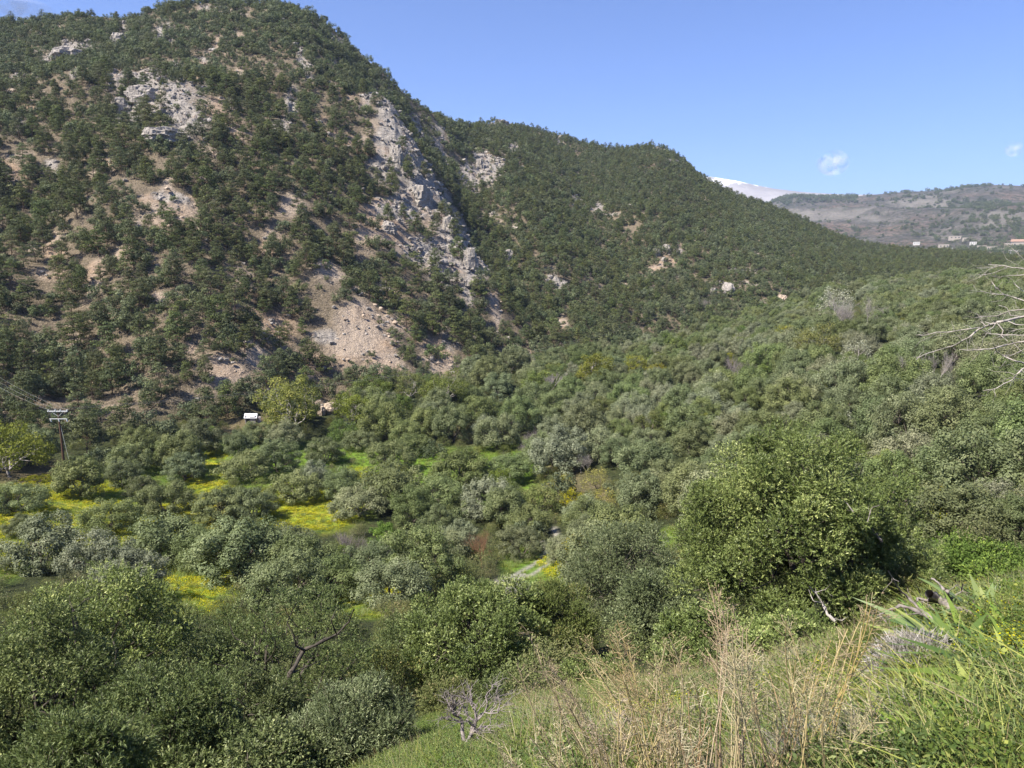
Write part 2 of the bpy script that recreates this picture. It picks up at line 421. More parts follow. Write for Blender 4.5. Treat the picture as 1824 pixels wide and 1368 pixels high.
def ter_mesh(name, j0, j1, mat, closed=True):
    jj = np.arange(j0, j1); n = NP_; m = len(jj)
    V = np.stack([XX[:, jj], YY[:, jj], Z[:, jj]], -1).reshape(-1, 3)
    i = np.arange(n)[:, None]; k = np.arange(m - 1)[None]
    a = i * m + k; b_ = ((i + 1) % n) * m + k
    F = np.stack([a, a + 1, b_ + 1, b_], -1).reshape(-1, 4)[:, ::-1]
    if j0 == 0:
        V = np.vstack([V, [[0, 0, -1.6]]]); c = len(V) - 1
        ii = np.arange(n); F = np.vstack([F, np.stack([np.full(n, c), ((ii + 1) % n) * m, ii * m, ii * m], -1)])
        F = F.astype(np.int32)
        # centre fan as thin quads split at the middle ring
        F = F[:-n]
    at = {}
    for kk, vv in (('rock', rockm), ('soil', soilm), ('mount', mount), ('yellow', yel), ('track', track), ('brown', brownz), ('meadow', mead)):
        x = vv[:, jj].reshape(-1)
        if j0 == 0: x = np.append(x, 0)
        at[kk] = x
    me = make_mesh(name, V, F, mat, smooth=True, attrs=at)
    o = link(name, me); tag(o, kind='structure')
    return o

b = NB('ground')
tc = b.n('ShaderNodeTexCoord').outputs['Object']
mp = b.n('ShaderNodeMapping'); b.set(mp.inputs[0], tc); mp.inputs['Scale'].default_value = (1, 1, 2.2)
st = b.noise(0.55, 6, 0.65, mp.outputs[0], 0.6)
fine = b.noise(3.2, 5, 0.7, tc)
big = b.noise(0.06, 3, 0.5, tc)
grain = b.noise(14, 3, 0.7, tc)
rockc = b.ramp(st, [(0.25, (0.08, 0.07, 0.062)), (0.42, (0.24, 0.21, 0.185)), (0.60, (0.35, 0.315, 0.285)), (0.8, (0.31, 0.235, 0.17))])
rockc = b.mix(b.ramp(fine, [(0.35, 0.0), (0.6, 0.6)]), rockc, (0.43, 0.395, 0.36))
rockc = b.mix(b.ramp(b.noise(0.12, 4, 0.6, tc), [(0.52, 0.0), (0.66, 0.55)]), rockc, (0.29, 0.19, 0.13))
rockc = b.mix(b.ramp(fine, [(0.33, 0.75), (0.44, 0.0)]), rockc, (0.07, 0.065, 0.06))  # crevice shade painted into the rock colour, near-black where fine noise dips
soilc = b.ramp(fine, [(0.25, (0.10, 0.07, 0.05)), (0.45, (0.36, 0.285, 0.22)), (0.7, (0.50, 0.41, 0.335))])
soilc = b.mix(b.ramp(big, [(0.45, 0.0), (0.6, 0.5)]), soilc, (0.33, 0.21, 0.125))
soilc = b.mix(b.ramp(grain, [(0.62, 0.0), (0.72, 0.8)]), soilc, (0.11, 0.12, 0.07))
duff = b.ramp(fine, [(0.3, (0.06, 0.052, 0.034)), (0.47, (0.15, 0.12, 0.08)), (0.65, (0.31, 0.245, 0.185))])
mcol = b.mix(b.attr('soil'), duff, soilc)
mcol = b.mix(b.attr('rock'), mcol, rockc)
# valley meadow
g = b.ramp(b.noise(0.8, 5, 0.65, tc), [(0.3, (0.08, 0.15, 0.018)), (0.55, (0.16, 0.27, 0.03)), (0.75, (0.24, 0.33, 0.045))])
rough_ = b.ramp(b.noise(1.6, 5, 0.7, tc), [(0.3, (0.03, 0.04, 0.014)), (0.55, (0.055, 0.065, 0.024)), (0.75, (0.12, 0.10, 0.05))])
g = b.mix(b.attr('meadow'), rough_, g)
yf = b.math('MULTIPLY', b.attr('yellow'), b.ramp(b.noise(0.55, 5, 0.7, tc), [(0.36, 0.0), (0.58, 1.0)]))
spk = b.ramp(grain, [(0.40, 0.25), (0.56, 1.0)])
yc = b.ramp(b.noise(0.9, 3, 0.5, tc), [(0.4, (0.52, 0.48, 0.02)), (0.62, (0.52, 0.40, 0.05))])
g = b.mix(b.math('MULTIPLY', yf, spk), g, yc)
g = b.mix(b.attr('brown'), g, b.ramp(fine, [(0.3, (0.09, 0.085, 0.035)), (0.7, (0.26, 0.20, 0.12))]))
g = b.mix(b.attr('track'), g, b.ramp(fine, [(0.3, (0.28, 0.26, 0.21)), (0.7, (0.50, 0.47, 0.40))]))
col = b.mix(b.attr('mount'), g, mcol)
hh_ = b.math('ADD', b.math('MULTIPLY', st, 1.0), b.math('MULTIPLY', fine, 0.35))
ground_mat = b.done(b.principled(col, 0.92, b.bump(hh_, 1.0, 1.5), 0.15))

b = NB('far_hills')
tc = b.n('ShaderNodeTexCoord').outputs['Object']
a1 = b.noise(0.02, 7, 0.68, tc, 0.4); a2 = b.noise(0.10, 5, 0.7, tc); a3 = b.noise(0.004, 4, 0.55, tc)
c = b.ramp(a1, [(0.3, (0.045, 0.045, 0.034)), (0.5, (0.098, 0.086, 0.076)), (0.7, (0.18, 0.155, 0.138))])
c = b.mix(b.ramp(a3, [(0.5, 0.0), (0.62, 0.45)]), c, (0.24, 0.15, 0.11))
c = b.mix(b.ramp(a2, [(0.47, 0.0), (0.56, 0.9)]), c, (0.05, 0.058, 0.038))
c = b.mix(b.ramp(a3, [(0.36, 0.45), (0.46, 0.0)]), c, (0.28, 0.25, 0.22))
far_mat = b.done(b.principled(c, 0.95, b.bump(a1, 1.0, 30), 0.1))

b = NB('snow_mountain')
geo = b.n('ShaderNodeNewGeometry')
tc = b.n('ShaderNodeTexCoord').outputs['Object']
sep = b.n('ShaderNodeSeparateXYZ'); b.set(sep.inputs[0], tc)
a1 = b.noise(0.004, 7, 0.65, tc); 
rk = b.ramp(a1, [(0.3, (0.22, 0.20, 0.20)), (0.7, (0.40, 0.37, 0.36))])
zz_ = b.math('MULTIPLY_ADD', b.noise(0.010, 7, 0.75, tc, 0.6), 420, sep.outputs[2])
sn = b.ramp(b.math('DIVIDE', zz_, 1000), [(0.85, 0.0), (0.87, 1.0)])
snow_mat = b.done(b.principled(b.mix(sn, rk, (0.85, 0.86, 0.88)), 0.9, b.bump(a1, 0.5, 40), 0.1))

j1 = int(np.searchsorted(rr, 1200)); j2 = int(np.searchsorted(rr, 4300))
ter_mesh('ground', 0, j1 + 1, ground_mat)
ter_mesh('far_hills', j1, j2 + 1, far_mat)
ter_mesh('snow_mountain', j2, NR, snow_mat)

# ------------------------------------------------------------------ haze and clouds
def box_mesh(name, lo, hi, mat):
    x0, y0, z0 = lo; x1, y1, z1 = hi
    V = [(x0,y0,z0),(x1,y0,z0),(x1,y1,z0),(x0,y1,z0),(x0,y0,z1),(x1,y0,z1),(x1,y1,z1),(x0,y1,z1)]
    F = [(0,3,2,1),(4,5,6,7),(0,1,5,4),(1,2,6,5),(2,3,7,6),(3,0,4,7)]
    return make_mesh(name, V, F, mat)
HAZE = 9e-5
if HAZE:
    b = NB('haze')
    v = b.n('ShaderNodeVolumePrincipled'); v.inputs['Color'].default_value = (0.62, 0.76, 1.0, 1); v.inputs['Density'].default_value = HAZE
    v.inputs['Anisotropy'].default_value = 0.2
    b.t.links.new(v.outputs[0], b.out.inputs['Volume'])
    hz = link('haze', box_mesh('haze', (-7900, -7900, float(Z.min()) - 1.0), (7900, 7900, float(Z.max()) + 60), b.m))
    tag(hz, kind='stuff', label='thin pale blue air softening the far hills', cat='haze')

def blob_cloud(name, px, py, dist, w, h, label, dens):
    phi, g = pix(px, py)
    c = Vector((dist * math.sin(phi), dist * math.cos(phi), float(g) * dist))
    rng = np.random.default_rng(int(px))
    V = []; F = []
    import bmesh
    bm = bmesh.new(); bmesh.ops.create_icosphere(bm, subdivisions=4, radius=1.0)
    for v in bm.verts: v.co = Vector((v.co[0] * w, v.co[1] * w * 0.6, v.co[2] * h))
    me = bpy.data.meshes.new(name); bm.to_mesh(me); bm.free()
    b = NB(name)
    lw = b.n('ShaderNodeLayerWeight'); lw.inputs['Blend'].default_value = 0.5
    tc = b.n('ShaderNodeTexCoord').outputs['Object']
    al = b.math('POWER', b.math('SUBTRACT', 1.0, lw.outputs['Facing'], clamp=True), 1.5)
    al = b.math('MULTIPLY', al, b.math('MULTIPLY', b.ramp(b.noise(1.1 / w, 6, 0.6, tc, 0.4), [(0.42, 0.0), (0.62, 1.0)]), dens))
    df = b.n('ShaderNodeBsdfDiffuse'); df.inputs[0].default_value = (0.62, 0.62, 0.66, 1)
    tr = b.n('ShaderNodeBsdfTransparent')
    m = b.n('ShaderNodeMixShader'); b.set(m.inputs[0], al); b.t.links.new(tr.outputs[0], m.inputs[1]); b.t.links.new(df.outputs[0], m.inputs[2])
    b.t.links.new(m.outputs[0], b.out.inputs['Surface'])
    for p_ in me.polygons: p_.use_smooth = True
    me.materials.append(b.m)
    o = link(name, me, None, c); o.rotation_euler.z = -float(phi)
    return tag(o, label, 'cloud', 'small clouds in the sky', 'thing')
blob_cloud('cloud', 1484, 290, 12000, 230, 190, 'small white puff of cloud above the distant hills', 0.5)
blob_cloud('cloud', 1806, 266, 12000, 110, 100, 'tiny faint cloud by the right edge of the sky', 0.35)
blob_cloud('cloud', 20, 14, 12000, 520, 150, 'pale wisp of cloud behind the left end of the ridge', 0.5)
# ------------------------------------------------------------------ plant geometry
def unit(a): return a / np.maximum(np.linalg.norm(a, axis=-1, keepdims=True), 1e-9)
def rdir(rng, n): return unit(rng.normal(size=(n, 3)))

def leaf_quads(C, N, D, L, W, bend=0.0):
    """one pointed leaf per row: centre, face normal, long axis"""
    D = unit(D); N = unit(N - (N * D).sum(-1, keepdims=True) * D); S = np.cross(N, D)
    L = np.broadcast_to(L, (len(C),))[:, None]; W = np.broadcast_to(W, (len(C),))[:, None]
    V = np.stack([C - D * L / 2, C + S * W / 2 + N * bend * W, C + D * L / 2, C - S * W / 2 + N * bend * W], 1).reshape(-1, 3)
    F = np.arange(len(V)).reshape(-1, 4)
    return V, F

def tube(P, R, sides=6):
    P = np.asarray(P, float); n = len(P); R = np.broadcast_to(R, (n,))
    T = unit(np.gradient(P, axis=0)); up = np.array([0, 0, 1.0]) if abs(T[0][2]) < 0.9 else np.array([1.0, 0, 0])
    a = unit(np.cross(T, up)); b_ = np.cross(T, a)
    th = np.arange(sides) * 2 * math.pi / sides
    V = P[:, None] + R[:, None, None] * (a[:, None] * np.cos(th)[None, :, None] + b_[:, None] * np.sin(th)[None, :, None])
    i = np.arange(n - 1)[:, None]; k = np.arange(sides)[None]
    F = np.stack([i * sides + k, i * sides + (k + 1) % sides, (i + 1) * sides + (k + 1) % sides, (i + 1) * sides + k], -1).reshape(-1, 4)
    return V.reshape(-1, 3), F

class Acc:
    def __init__(self): self.V = []; self.F = []; self.T = []; self.n = 0
    def add(self, V, F, t=None):
        if len(V) == 0: return
        self.V.append(V); self.F.append(F + self.n); self.n += len(V)
        self.T.append(np.zeros(len(V)) if t is None else np.repeat(t, len(V) // len(t)))
    def arr(self): return np.vstack(self.V), np.vstack(self.F), np.concatenate(self.T)

def curve(rng, A, B, n=6, wob=0.08, sag=0.0):
    A = np.asarray(A, float); B = np.asarray(B, float); L = np.linalg.norm(B - A)
    t = np.linspace(0, 1, n)[:, None]
    w1 = rng.normal(size=3) * wob * L; w2 = rng.normal(size=3) * wob * L * 0.6
    return A + (B - A) * t + w1 * np.sin(math.pi * t) + w2 * np.sin(2 * math.pi * t) + np.array([0, 0, sag * L]) * np.sin(math.pi * t)

def clump_centres(rng, n, H, R, z0, shape):
    out = []; zc = z0 + (H - z0) * 0.42; seed = rng.integers(1000)
    tries = 0; dmin = 0.9 * (R * R * (H - z0) / n) ** (1 / 3) * 0.95
    while len(out) < n and tries < n * 60:
        tries += 1
        d = rdir(rng, 1)[0]
        if shape == 'pine':
            t = rng.random() ** 0.8
            rad = R * (1.02 - 0.78 * t ** 1.3) * (0.35 + 0.65 * math.sqrt(rng.random())) * (0.75 + 0.5 * rng.random())
            if t > 0.93: rad *= 0.4
            a = rng.random() * 2 * math.pi
            p = np.array([rad * math.cos(a), rad * math.sin(a), z0 + (H - z0) * (0.04 + 0.94 * t)])
        else:
            k = 1 + 0.26 * float(vnoise(np.array([d[0] * 1.6 + seed]), np.array([d[1] * 1.6]), np.array([d[2] * 1.6]))[0])
            if d[2] < -0.6: continue
            q = (0.42 + 0.58 * rng.random() ** 0.45) * k
            rz = (H - zc) if d[2] > 0 else (zc - z0) * 1.15
            p = np.array([d[0] * R * q, d[1] * R * q, zc + d[2] * rz * q])
            p[2] = min(p[2], H); ph_ = math.hypot(p[0], p[1]); p[:2] *= min(1.0, R * 1.08 / max(ph_, 1e-6))
            if shape == 'bush': p[2] = max(p[2], z0 + 0.15)
        if out and min(np.linalg.norm(np.array(out) - p, axis=1)) < dmin * (1 - tries / (n * 60.0)) * 0.8: continue
        out.append(p)
    return np.array(out)

def grow_tree(seed, H, R, z0, n_cl, cr, n_leaf, L, W, shape='dome', trunk_r=0.16, limbs=5, flat=0.8, outward=0.5, lean=0.1,
              sprig=0, up=0.3, twig_r=0.012, sides=6, stems=1, sparse=0.0, droop=0.0):
    rng = np.random.default_rng(seed)
    C = clump_centres(rng, n_cl, H, R, z0, shape)
    n_cl = len(C)
    leanv = np.array([rng.normal(), rng.normal(), 0]) * lean * R
    C = C + leanv * (C[:, 2:3] / H)
    rad = cr * (0.7 + 0.6 * rng.random(n_cl))
    T = Acc(); K = Acc()
    # limbs
    if shape == 'pine':
        top = np.array([leanv[0], leanv[1], H * 0.97])
        tr = curve(rng, [0, 0, -0.3], top, 9, 0.025)
        rt = np.linspace(trunk_r, trunk_r * 0.15, 9)
        T.add(*tube(tr, rt, sides))
        for c in C:
            zt = max(z0 * 0.8, c[2] - 0.22 * np.hypot(c[0], c[1]) - 0.1); k = np.clip(zt / H * 8, 0, 7.99); k0 = int(k)
            s = tr[k0] * (1 - k + k0) + tr[k0 + 1] * (k - k0)
            T.add(*tube(curve(rng, s, c, 4, 0.05), np.linspace(trunk_r * 0.28, twig_r, 4), 3 if sides < 6 else 4))
    else:
        asg = None; cen = C[rng.choice(n_cl, min(limbs, n_cl), replace=False)].copy()
        for _ in range(5):
            asg = np.argmin(((C[:, None] - cen[None]) ** 2).sum(-1), 1)
            for j in range(len(cen)):
                if (asg == j).any(): cen[j] = C[asg == j].mean(0)
        fork = np.array([leanv[0] * 0.3, leanv[1] * 0.3, max(z0 * 0.75, 0.12 * H)])
        if stems == 1: 
            T.add(*tube(curve(rng, [0, 0, -0.35], fork, 5, 0.06), np.linspace(trunk_r * 1.25, trunk_r * 0.85, 5), sides))
        for j in range(len(cen)):
            if not (asg == j).any(): continue
            st = fork if stems == 1 else np.array([*(rng.normal(size=2) * 0.12 * R), -0.3])
            end = st + (cen[j] - st) * 0.8
            lp = curve(rng, st, end, 7, 0.10); lr = np.linspace(trunk_r * (0.62 if stems == 1 else 0.8), trunk_r * 0.2, 7)
            T.add(*tube(lp, lr, sides))
            for i in np.where(asg == j)[0]:
                k = rng.integers(3, 7)
                T.add(*tube(curve(rng, lp[k], C[i], 5, 0.09), np.linspace(lr[k] * 0.55, twig_r, 5), 4 if sides >= 6 else 3))
    # foliage
    keep = rng.random(n_cl) >= sparse
    Ck, rk = C[keep], rad[keep]; m = len(Ck)
    ct = rng.random(m)
    if sprig:
        per = max(1, int(n_leaf / sprig))
        idx = np.repeat(np.arange(m), per); n = len(idx)
        d = rdir(rng, n); d[:, 2] = d[:, 2] * flat + up * 0.5; d = unit(d)
        q = rng.random(n) ** 0.35
        base = Ck[idx] + d * (rk[idx] * q * 0.8)[:, None]
        ax = unit(d + rdir(rng, n) * 0.55 + np.array([0, 0, up - droop]))
        ln = L * sprig * 0.24 * (0.6 + 0.8 * rng.random(n))
        tw = Acc()
        t = (np.arange(sprig) + 0.5) / sprig
        P = base[:, None] + ax[:, None] * (t[None, :, None] * ln[:, None, None])
        P = P - np.array([0, 0, 1.0]) * (droop * ln[:, None, None] * t[None, :, None] ** 2)
        P = P.reshape(-1, 3); A2 = np.repeat(ax, sprig, 0); nn = len(P)
        side = unit(np.cross(A2, rdir(rng, nn)))
        D = unit(A2 * 0.75 + side * 0.8)
        N = unit(rdir(rng, nn) * 0.9 + np.array([0, 0, 0.5]) + np.repeat(d, sprig, 0) * outward)
        P = P + D * L * 0.4
        tint = np.clip((np.repeat(ct[idx] * 0.35 + rng.random(n) * 0.4, sprig) + rng.random(nn) * 0.3 + np.tile(t, n) * 0.15) ** 1.35, 0, 1)
        Ls = L * (0.65 + 0.6 * rng.random(nn)); V, F = leaf_quads(P, N, D, Ls, W * Ls / L)
        K.add(V, F, tint)
        # the fine twigs that carry the leaves
        sel = rng.random(n) < (0.35 if n_leaf >= 760 else 0.0); B0 = base[sel]; B1 = B0 + ax[sel] * ln[sel][:, None]
        S = unit(np.cross(B1 - B0, rdir(rng, len(B0)))) * twig_r * 0.35
        V = np.stack([B0 - S, B0 + S, B1 + S * 0.4, B1 - S * 0.4], 1).reshape(-1, 3); T.add(V, np.arange(len(V)).reshape(-1, 4))
    else:
        idx = np.repeat(np.arange(m), n_leaf); n = len(idx)
        d = rdir(rng, n)
        lump = 1 + 0.22 * np.sin(d[:, 0] * 5 + idx * 1.7) * np.sin(d[:, 1] * 5 + idx * 2.3)
        q = (0.55 + 0.45 * rng.random(n) ** 0.6) * lump
        fl = np.array([1, 1, flat])
        P = Ck[idx] + d * fl * (rk[idx] * q)[:, None]
        st = rng.random(n) < 0.08; P[st] += rdir(rng, st.sum()) * cr * 0.3
        N = unit(d * outward + rdir(rng, n) * (1 - outward) + np.array([0, 0, up]))
        D = np.cross(N, rdir(rng, n)); D[:, 2] += 0.25
        tint = np.clip(ct[idx] * 0.45 + rng.random(n) * 0.55, 0, 1)
        Ls = L * (0.6 + 0.8 * rng.random(n)); V, F = leaf_quads(P, N, D, Ls, W * Ls / L)
        K.add(V, F, tint)
    return T.arr(), K.arr()

def grow_bare(seed, H, depth=5, r0=0.07, spread=0.6, kids=(3, 4), stems=1, upb=0.25, ratio=0.66, base_dir=(0, 0, 1), first=0.28):
    rng = np.random.default_rng(seed); T = Acc()
    def br(p, d, ln, r, lv):
        n = 5 if lv > 1 else 3
        e = p + d * ln; P = curve(rng, p, e, n, 0.07)
        sd_ = 6 if lv >= depth - 1 else (4 if lv > 1 else 3)
        T.add(*tube(P, np.linspace(r, r * 0.6, n), sd_))
        if lv == 0: return
        for _ in range(rng.integers(kids[0], kids[1] + 1)):
            k = rng.integers(n // 2, n) if lv < depth else n - 1
            nd = unit((d + rdir(rng, 1)[0] * spread + np.array([0, 0, upb]))[None])[0]
            br(P[k], nd, ln * ratio * (0.75 + 0.5 * rng.random()), r * 0.56, lv - 1)
    for s in range(stems):
        d = unit((np.array(base_dir, float) + (rdir(rng, 1)[0] * np.array([0.7, 0.7, 0.2]) if stems > 1 else rdir(rng, 1)[0] * 0.1))[None])[0]
        br(np.array([*(rng.normal(size=2) * 0.05 * stems), -0.1]), d, H * first, r0, depth)
    return T.arr()

# ------------------------------------------------------------------ plant materials
M = {}
M['pine'] = leaf_mat('pine_needles', (0.034, 0.048, 0.020), (0.118, 0.140, 0.056), (0.213, 0.255, 0.054), 0.22)
M['maquis'] = leaf_mat('maquis_leaves', (0.048, 0.070, 0.032), (0.125, 0.150, 0.070), (0.213, 0.228, 0.090), 0.2, ovar=0.25)
M['olive'] = leaf_mat('olive_leaves', (0.064, 0.090, 0.032), (0.185, 0.222, 0.088), (0.28, 0.31, 0.13), 0.28, 0.55, 0.2)
M['olive_grey'] = leaf_mat('grey_olive_leaves', (0.097, 0.115, 0.058), (0.234, 0.255, 0.138), (0.383, 0.389, 0.228), 0.25, 0.55, 0.2)
M['green'] = leaf_mat('broad_green_leaves', (0.045, 0.084, 0.018), (0.142, 0.205, 0.046), (0.284, 0.362, 0.072), 0.32)
M['yellow'] = leaf_mat('yellow_green_leaves', (0.085, 0.11, 0.02), (0.20, 0.225, 0.045), (0.32, 0.32, 0.07), 0.35)
M['gold'] = leaf_mat('yellow_blossom', (0.10, 0.13, 0.015), (0.36, 0.34, 0.02), (0.60, 0.50, 0.02), 0.3)
M['flower_y'] = leaf_mat('yellow_meadow_flowers', (0.30, 0.34, 0.02), (0.56, 0.52, 0.02), (0.62, 0.46, 0.05), 0.3, hvar=0.01, sat=(1.0, 0.05))
M['laurel'] = leaf_mat('laurel_leaves', (0.040, 0.070, 0.016), (0.195, 0.25, 0.075), (0.42, 0.47, 0.17), 0.22, 0.45, 0.25, ovar=0.08, hvar=0.006, sat=(0.98, 0.04))
M['olive_near'] = leaf_mat('near_olive_leaves', (0.030, 0.050, 0.014), (0.135, 0.175, 0.062), (0.30, 0.335, 0.14), 0.2, 0.5, 0.2, ovar=0.1, hvar=0.012, sat=(0.95, 0.08))
M['olive_silver'] = leaf_mat('silvery_near_leaves', (0.045, 0.064, 0.024), (0.155, 0.19, 0.085), (0.36, 0.40, 0.21), 0.2, 0.5, 0.2, ovar=0.06, hvar=0.008, sat=(0.95, 0.05))
M['dim'] = leaf_mat('undergrowth_leaves', (0.071, 0.094, 0.026), (0.170, 0.188, 0.060), (0.341, 0.281, 0.132), 0.25)
M['white'] = leaf_mat('pale_blossom', (0.16, 0.18, 0.10), (0.42, 0.44, 0.30), (0.65, 0.66, 0.5), 0.3)
M['bark'] = plain_mat('bark', (0.05, 0.042, 0.035), (0.15, 0.125, 0.10), 9)
M['bark_pale'] = plain_mat('grey_bark', (0.22, 0.19, 0.17), (0.42, 0.38, 0.35), 12)
M['bark_dark'] = plain_mat('dark_bark', (0.03, 0.026, 0.022), (0.09, 0.075, 0.06), 9)
M['bark_pine'] = plain_mat('reddish_bark', (0.06, 0.04, 0.03), (0.17, 0.11, 0.08), 9)
M['twig'] = plain_mat('grey_twigs', (0.15, 0.125, 0.12), (0.30, 0.26, 0.25), 10)
M['twig_red'] = plain_mat('rusty_twigs', (0.16, 0.085, 0.05), (0.30, 0.17, 0.10), 10)

def kit(name, leafm, barkm, n, **kw):
    """n variants of one plant: trunk mesh, crown mesh and the two joined for far masses"""
    out = []
    for i in range(n):
        k = dict(kw); seed = k.pop('seed', 0) + i * 31
        rng = np.random.default_rng(seed)
        k['H'] = k['H'] * (0.88 + 0.26 * rng.random()); k['R'] = k['R'] * (0.85 + 0.32 * rng.random())
        (tv, tf, tt), (cv, cf, ct) = grow_tree(seed, **k)
        tm = make_mesh(name + '_trunk', tv, tf, barkm, smooth=True)
        cm = make_mesh(name + '_crown', cv, cf, leafm, tint=ct)
        jm = make_mesh(name, np.vstack([tv, cv]), np.vstack([tf, cf + len(tv)]), [barkm, leafm], tint=np.concatenate([tt, ct]),
                       midx=np.concatenate([np.zeros(len(tf)), np.ones(len(cf))]))
        k['H'] = float(np.percentile(cv[:, 2], 99)); k['R'] = float(np.percentile(np.hypot(cv[:, 0], cv[:, 1]), 96))
        out.append((tm, cm, jm, k['H'], k['R']))
    return out
KIT = {}
KIT['pine'] = kit('pine', M['pine'], M['bark_pine'], 6, seed=10, H=8.2, R=3.1, z0=1.5, n_cl=34, cr=0.95, n_leaf=84, L=0.34, W=0.15, shape='pine', trunk_r=0.16, flat=0.42, sides=5, up=0.5, outward=0.6)
KIT['pine_dense'] = kit('pine', M['pine'], M['bark_pine'], 3, seed=310, H=8.0, R=2.7, z0=0.6, n_cl=46, cr=0.95, n_leaf=84, L=0.34, W=0.15, shape='pine', trunk_r=0.16, flat=0.6, sides=5, up=0.4, outward=0.65)
KIT['maquis'] = kit('shrub', M['maquis'], M['bark_dark'], 5, seed=40, H=2.9, R=1.75, z0=0.25, n_cl=14, cr=0.66, n_leaf=84, L=0.27, W=0.14, outward=0.7, shape='bush', trunk_r=0.07, sides=4, limbs=3)
KIT['olive'] = kit('olive', M['olive'], M['bark'], 6, seed=70, H=5.0, R=3.0, z0=0.45, n_cl=66, cr=0.70, n_leaf=340, L=0.175, W=0.078, shape='dome', trunk_r=0.2, flat=0.85, outward=0.74, up=0.35)
KIT['olive_grey'] = kit('grey_olive', M['olive_grey'], M['bark'], 3, seed=90, H=4.7, R=2.9, z0=0.4, n_cl=64, cr=0.68, n_leaf=340, L=0.165, W=0.072, shape='dome', trunk_r=0.2, flat=0.85, outward=0.74, up=0.35)
KIT['green'] = kit('broadleaf', M['green'], M['bark'], 3, seed=110, H=4.8, R=2.6, z0=0.7, n_cl=36, cr=0.82, n_leaf=210, L=0.20, W=0.10, outward=0.7, shape='dome', trunk_r=0.16)
KIT['yellow'] = kit('yellow_tree', M['yellow'], M['bark_pale'], 3, seed=130, H=6.0, R=3.1, z0=0.8, n_cl=44, cr=0.75, n_leaf=170, L=0.19, W=0.10, outward=0.65, shape='dome', trunk_r=0.16)
KIT['gold'] = kit('flowering_bush', M['gold'], M['bark'], 2, seed=150, H=2.8, R=1.8, z0=0.2, n_cl=22, cr=0.6, n_leaf=110, L=0.13, W=0.07, shape='bush', trunk_r=0.07)
KIT['white'] = kit('blossom_tree', M['white'], M['bark_pale'], 2, seed=170, H=3.6, R=2.0, z0=0.5, n_cl=24, cr=0.6, n_leaf=70, L=0.15, W=0.08, shape='dome', trunk_r=0.09)
KIT['dim'] = kit('underbrush', M['dim'], M['bark'], 3, seed=190, H=2.0, R=1.5, z0=0.1, n_cl=18, cr=0.6, n_leaf=130, L=0.12, W=0.05, shape='bush', trunk_r=0.05, stems=3)

KIT['dimtree'] = kit('dull_tree', M['dim'], M['bark'], 3, seed=230, H=4.4, R=2.5, z0=0.5, n_cl=40, cr=0.66, n_leaf=180, L=0.19, W=0.085, shape='dome', trunk_r=0.14, outward=0.65)

def place(kind, name, loc, label, cat, group=None, rz=0.0, s=1.0, var=0, parts=True):
    v = KIT[kind][var % len(KIT[kind])]
    if parts:
        r = empty(name, loc, label, cat, group, rz, s)
        a = link('trunk', v[0], r); c = link('crown', v[1], r)
        return r
    o = link(name, v[2], None, [float(q) for q in loc]); o.rotation_euler.z = rz; o.scale = (s, s, s) if np.isscalar(s) else s
    return tag(o, label, cat, group)

def scatter_mass(name, label, cat, items, kits, parent_kind='stuff'):
    """one object that instances plant variants on points: items = rows x, y, z, rot, scale, variant"""
    items = np.asarray(items, float)
    pc = bpy.data.collections.new(name + '_variants')
    metas = []
    for k in kits:
        for v in KIT[k]: metas.append(v[2])
    for i, mm in enumerate(metas):
        pc.objects.link(bpy.data.objects.new('%s_%03d' % (name + '_variant', i), mm))
    me = bpy.data.meshes.new(name); me.vertices.add(len(items)); me.vertices.foreach_set('co', items[:, :3].astype(np.float32).ravel())
    a = me.attributes.new('rot', 'FLOAT', 'POINT'); a.data.foreach_set('value', items[:, 3].astype(np.float32))
    a = me.attributes.new('scl', 'FLOAT', 'POINT'); a.data.foreach_set('value', items[:, 4].astype(np.float32))
    a = me.attributes.new('var', 'INT', 'POINT'); a.data.foreach_set('value', items[:, 5].astype(np.int32))
    o = link(name, me); tag(o, label, cat, kind=parent_kind)
    ng = bpy.data.node_groups.new(name, 'GeometryNodeTree')
    ng.interface.new_socket('Geometry', in_out='INPUT', socket_type='NodeSocketGeometry'); ng.interface.new_socket('Geometry', in_out='OUTPUT', socket_type='NodeSocketGeometry')
    N = ng.nodes; Lk = ng.links
    gi = N.new('NodeGroupInput'); go = N.new('NodeGroupOutput'); ip = N.new('GeometryNodeInstanceOnPoints'); ci = N.new('GeometryNodeCollectionInfo')
    ci.inputs['Collection'].default_value = pc; ci.inputs['Separate Children'].default_value = True; ci.inputs['Reset Children'].default_value = True
    def at(nm, ty):
        x = N.new('GeometryNodeInputNamedAttribute'); x.data_type = ty; x.inputs['Name'].default_value = nm; return x.outputs['Attribute']
    cx = N.new('ShaderNodeCombineXYZ'); Lk.new(at('rot', 'FLOAT'), cx.inputs[2])
    m2p = N.new('GeometryNodeMeshToPoints'); Lk.new(gi.outputs[0], m2p.inputs[0]); Lk.new(m2p.outputs[0], ip.inputs['Points'])
    Lk.new(ci.outputs[0], ip.inputs['Instance']); ip.inputs['Pick Instance'].default_value = True
    Lk.new(at('var', 'INT'), ip.inputs['Instance Index']); Lk.new(cx.outputs[0], ip.inputs['Rotation']); Lk.new(at('scl', 'FLOAT'), ip.inputs['Scale'])
    Lk.new(ip.outputs[0], go.inputs[0])
    md = o.modifiers.new('scatter', 'NODES'); md.node_group = ng
    return o
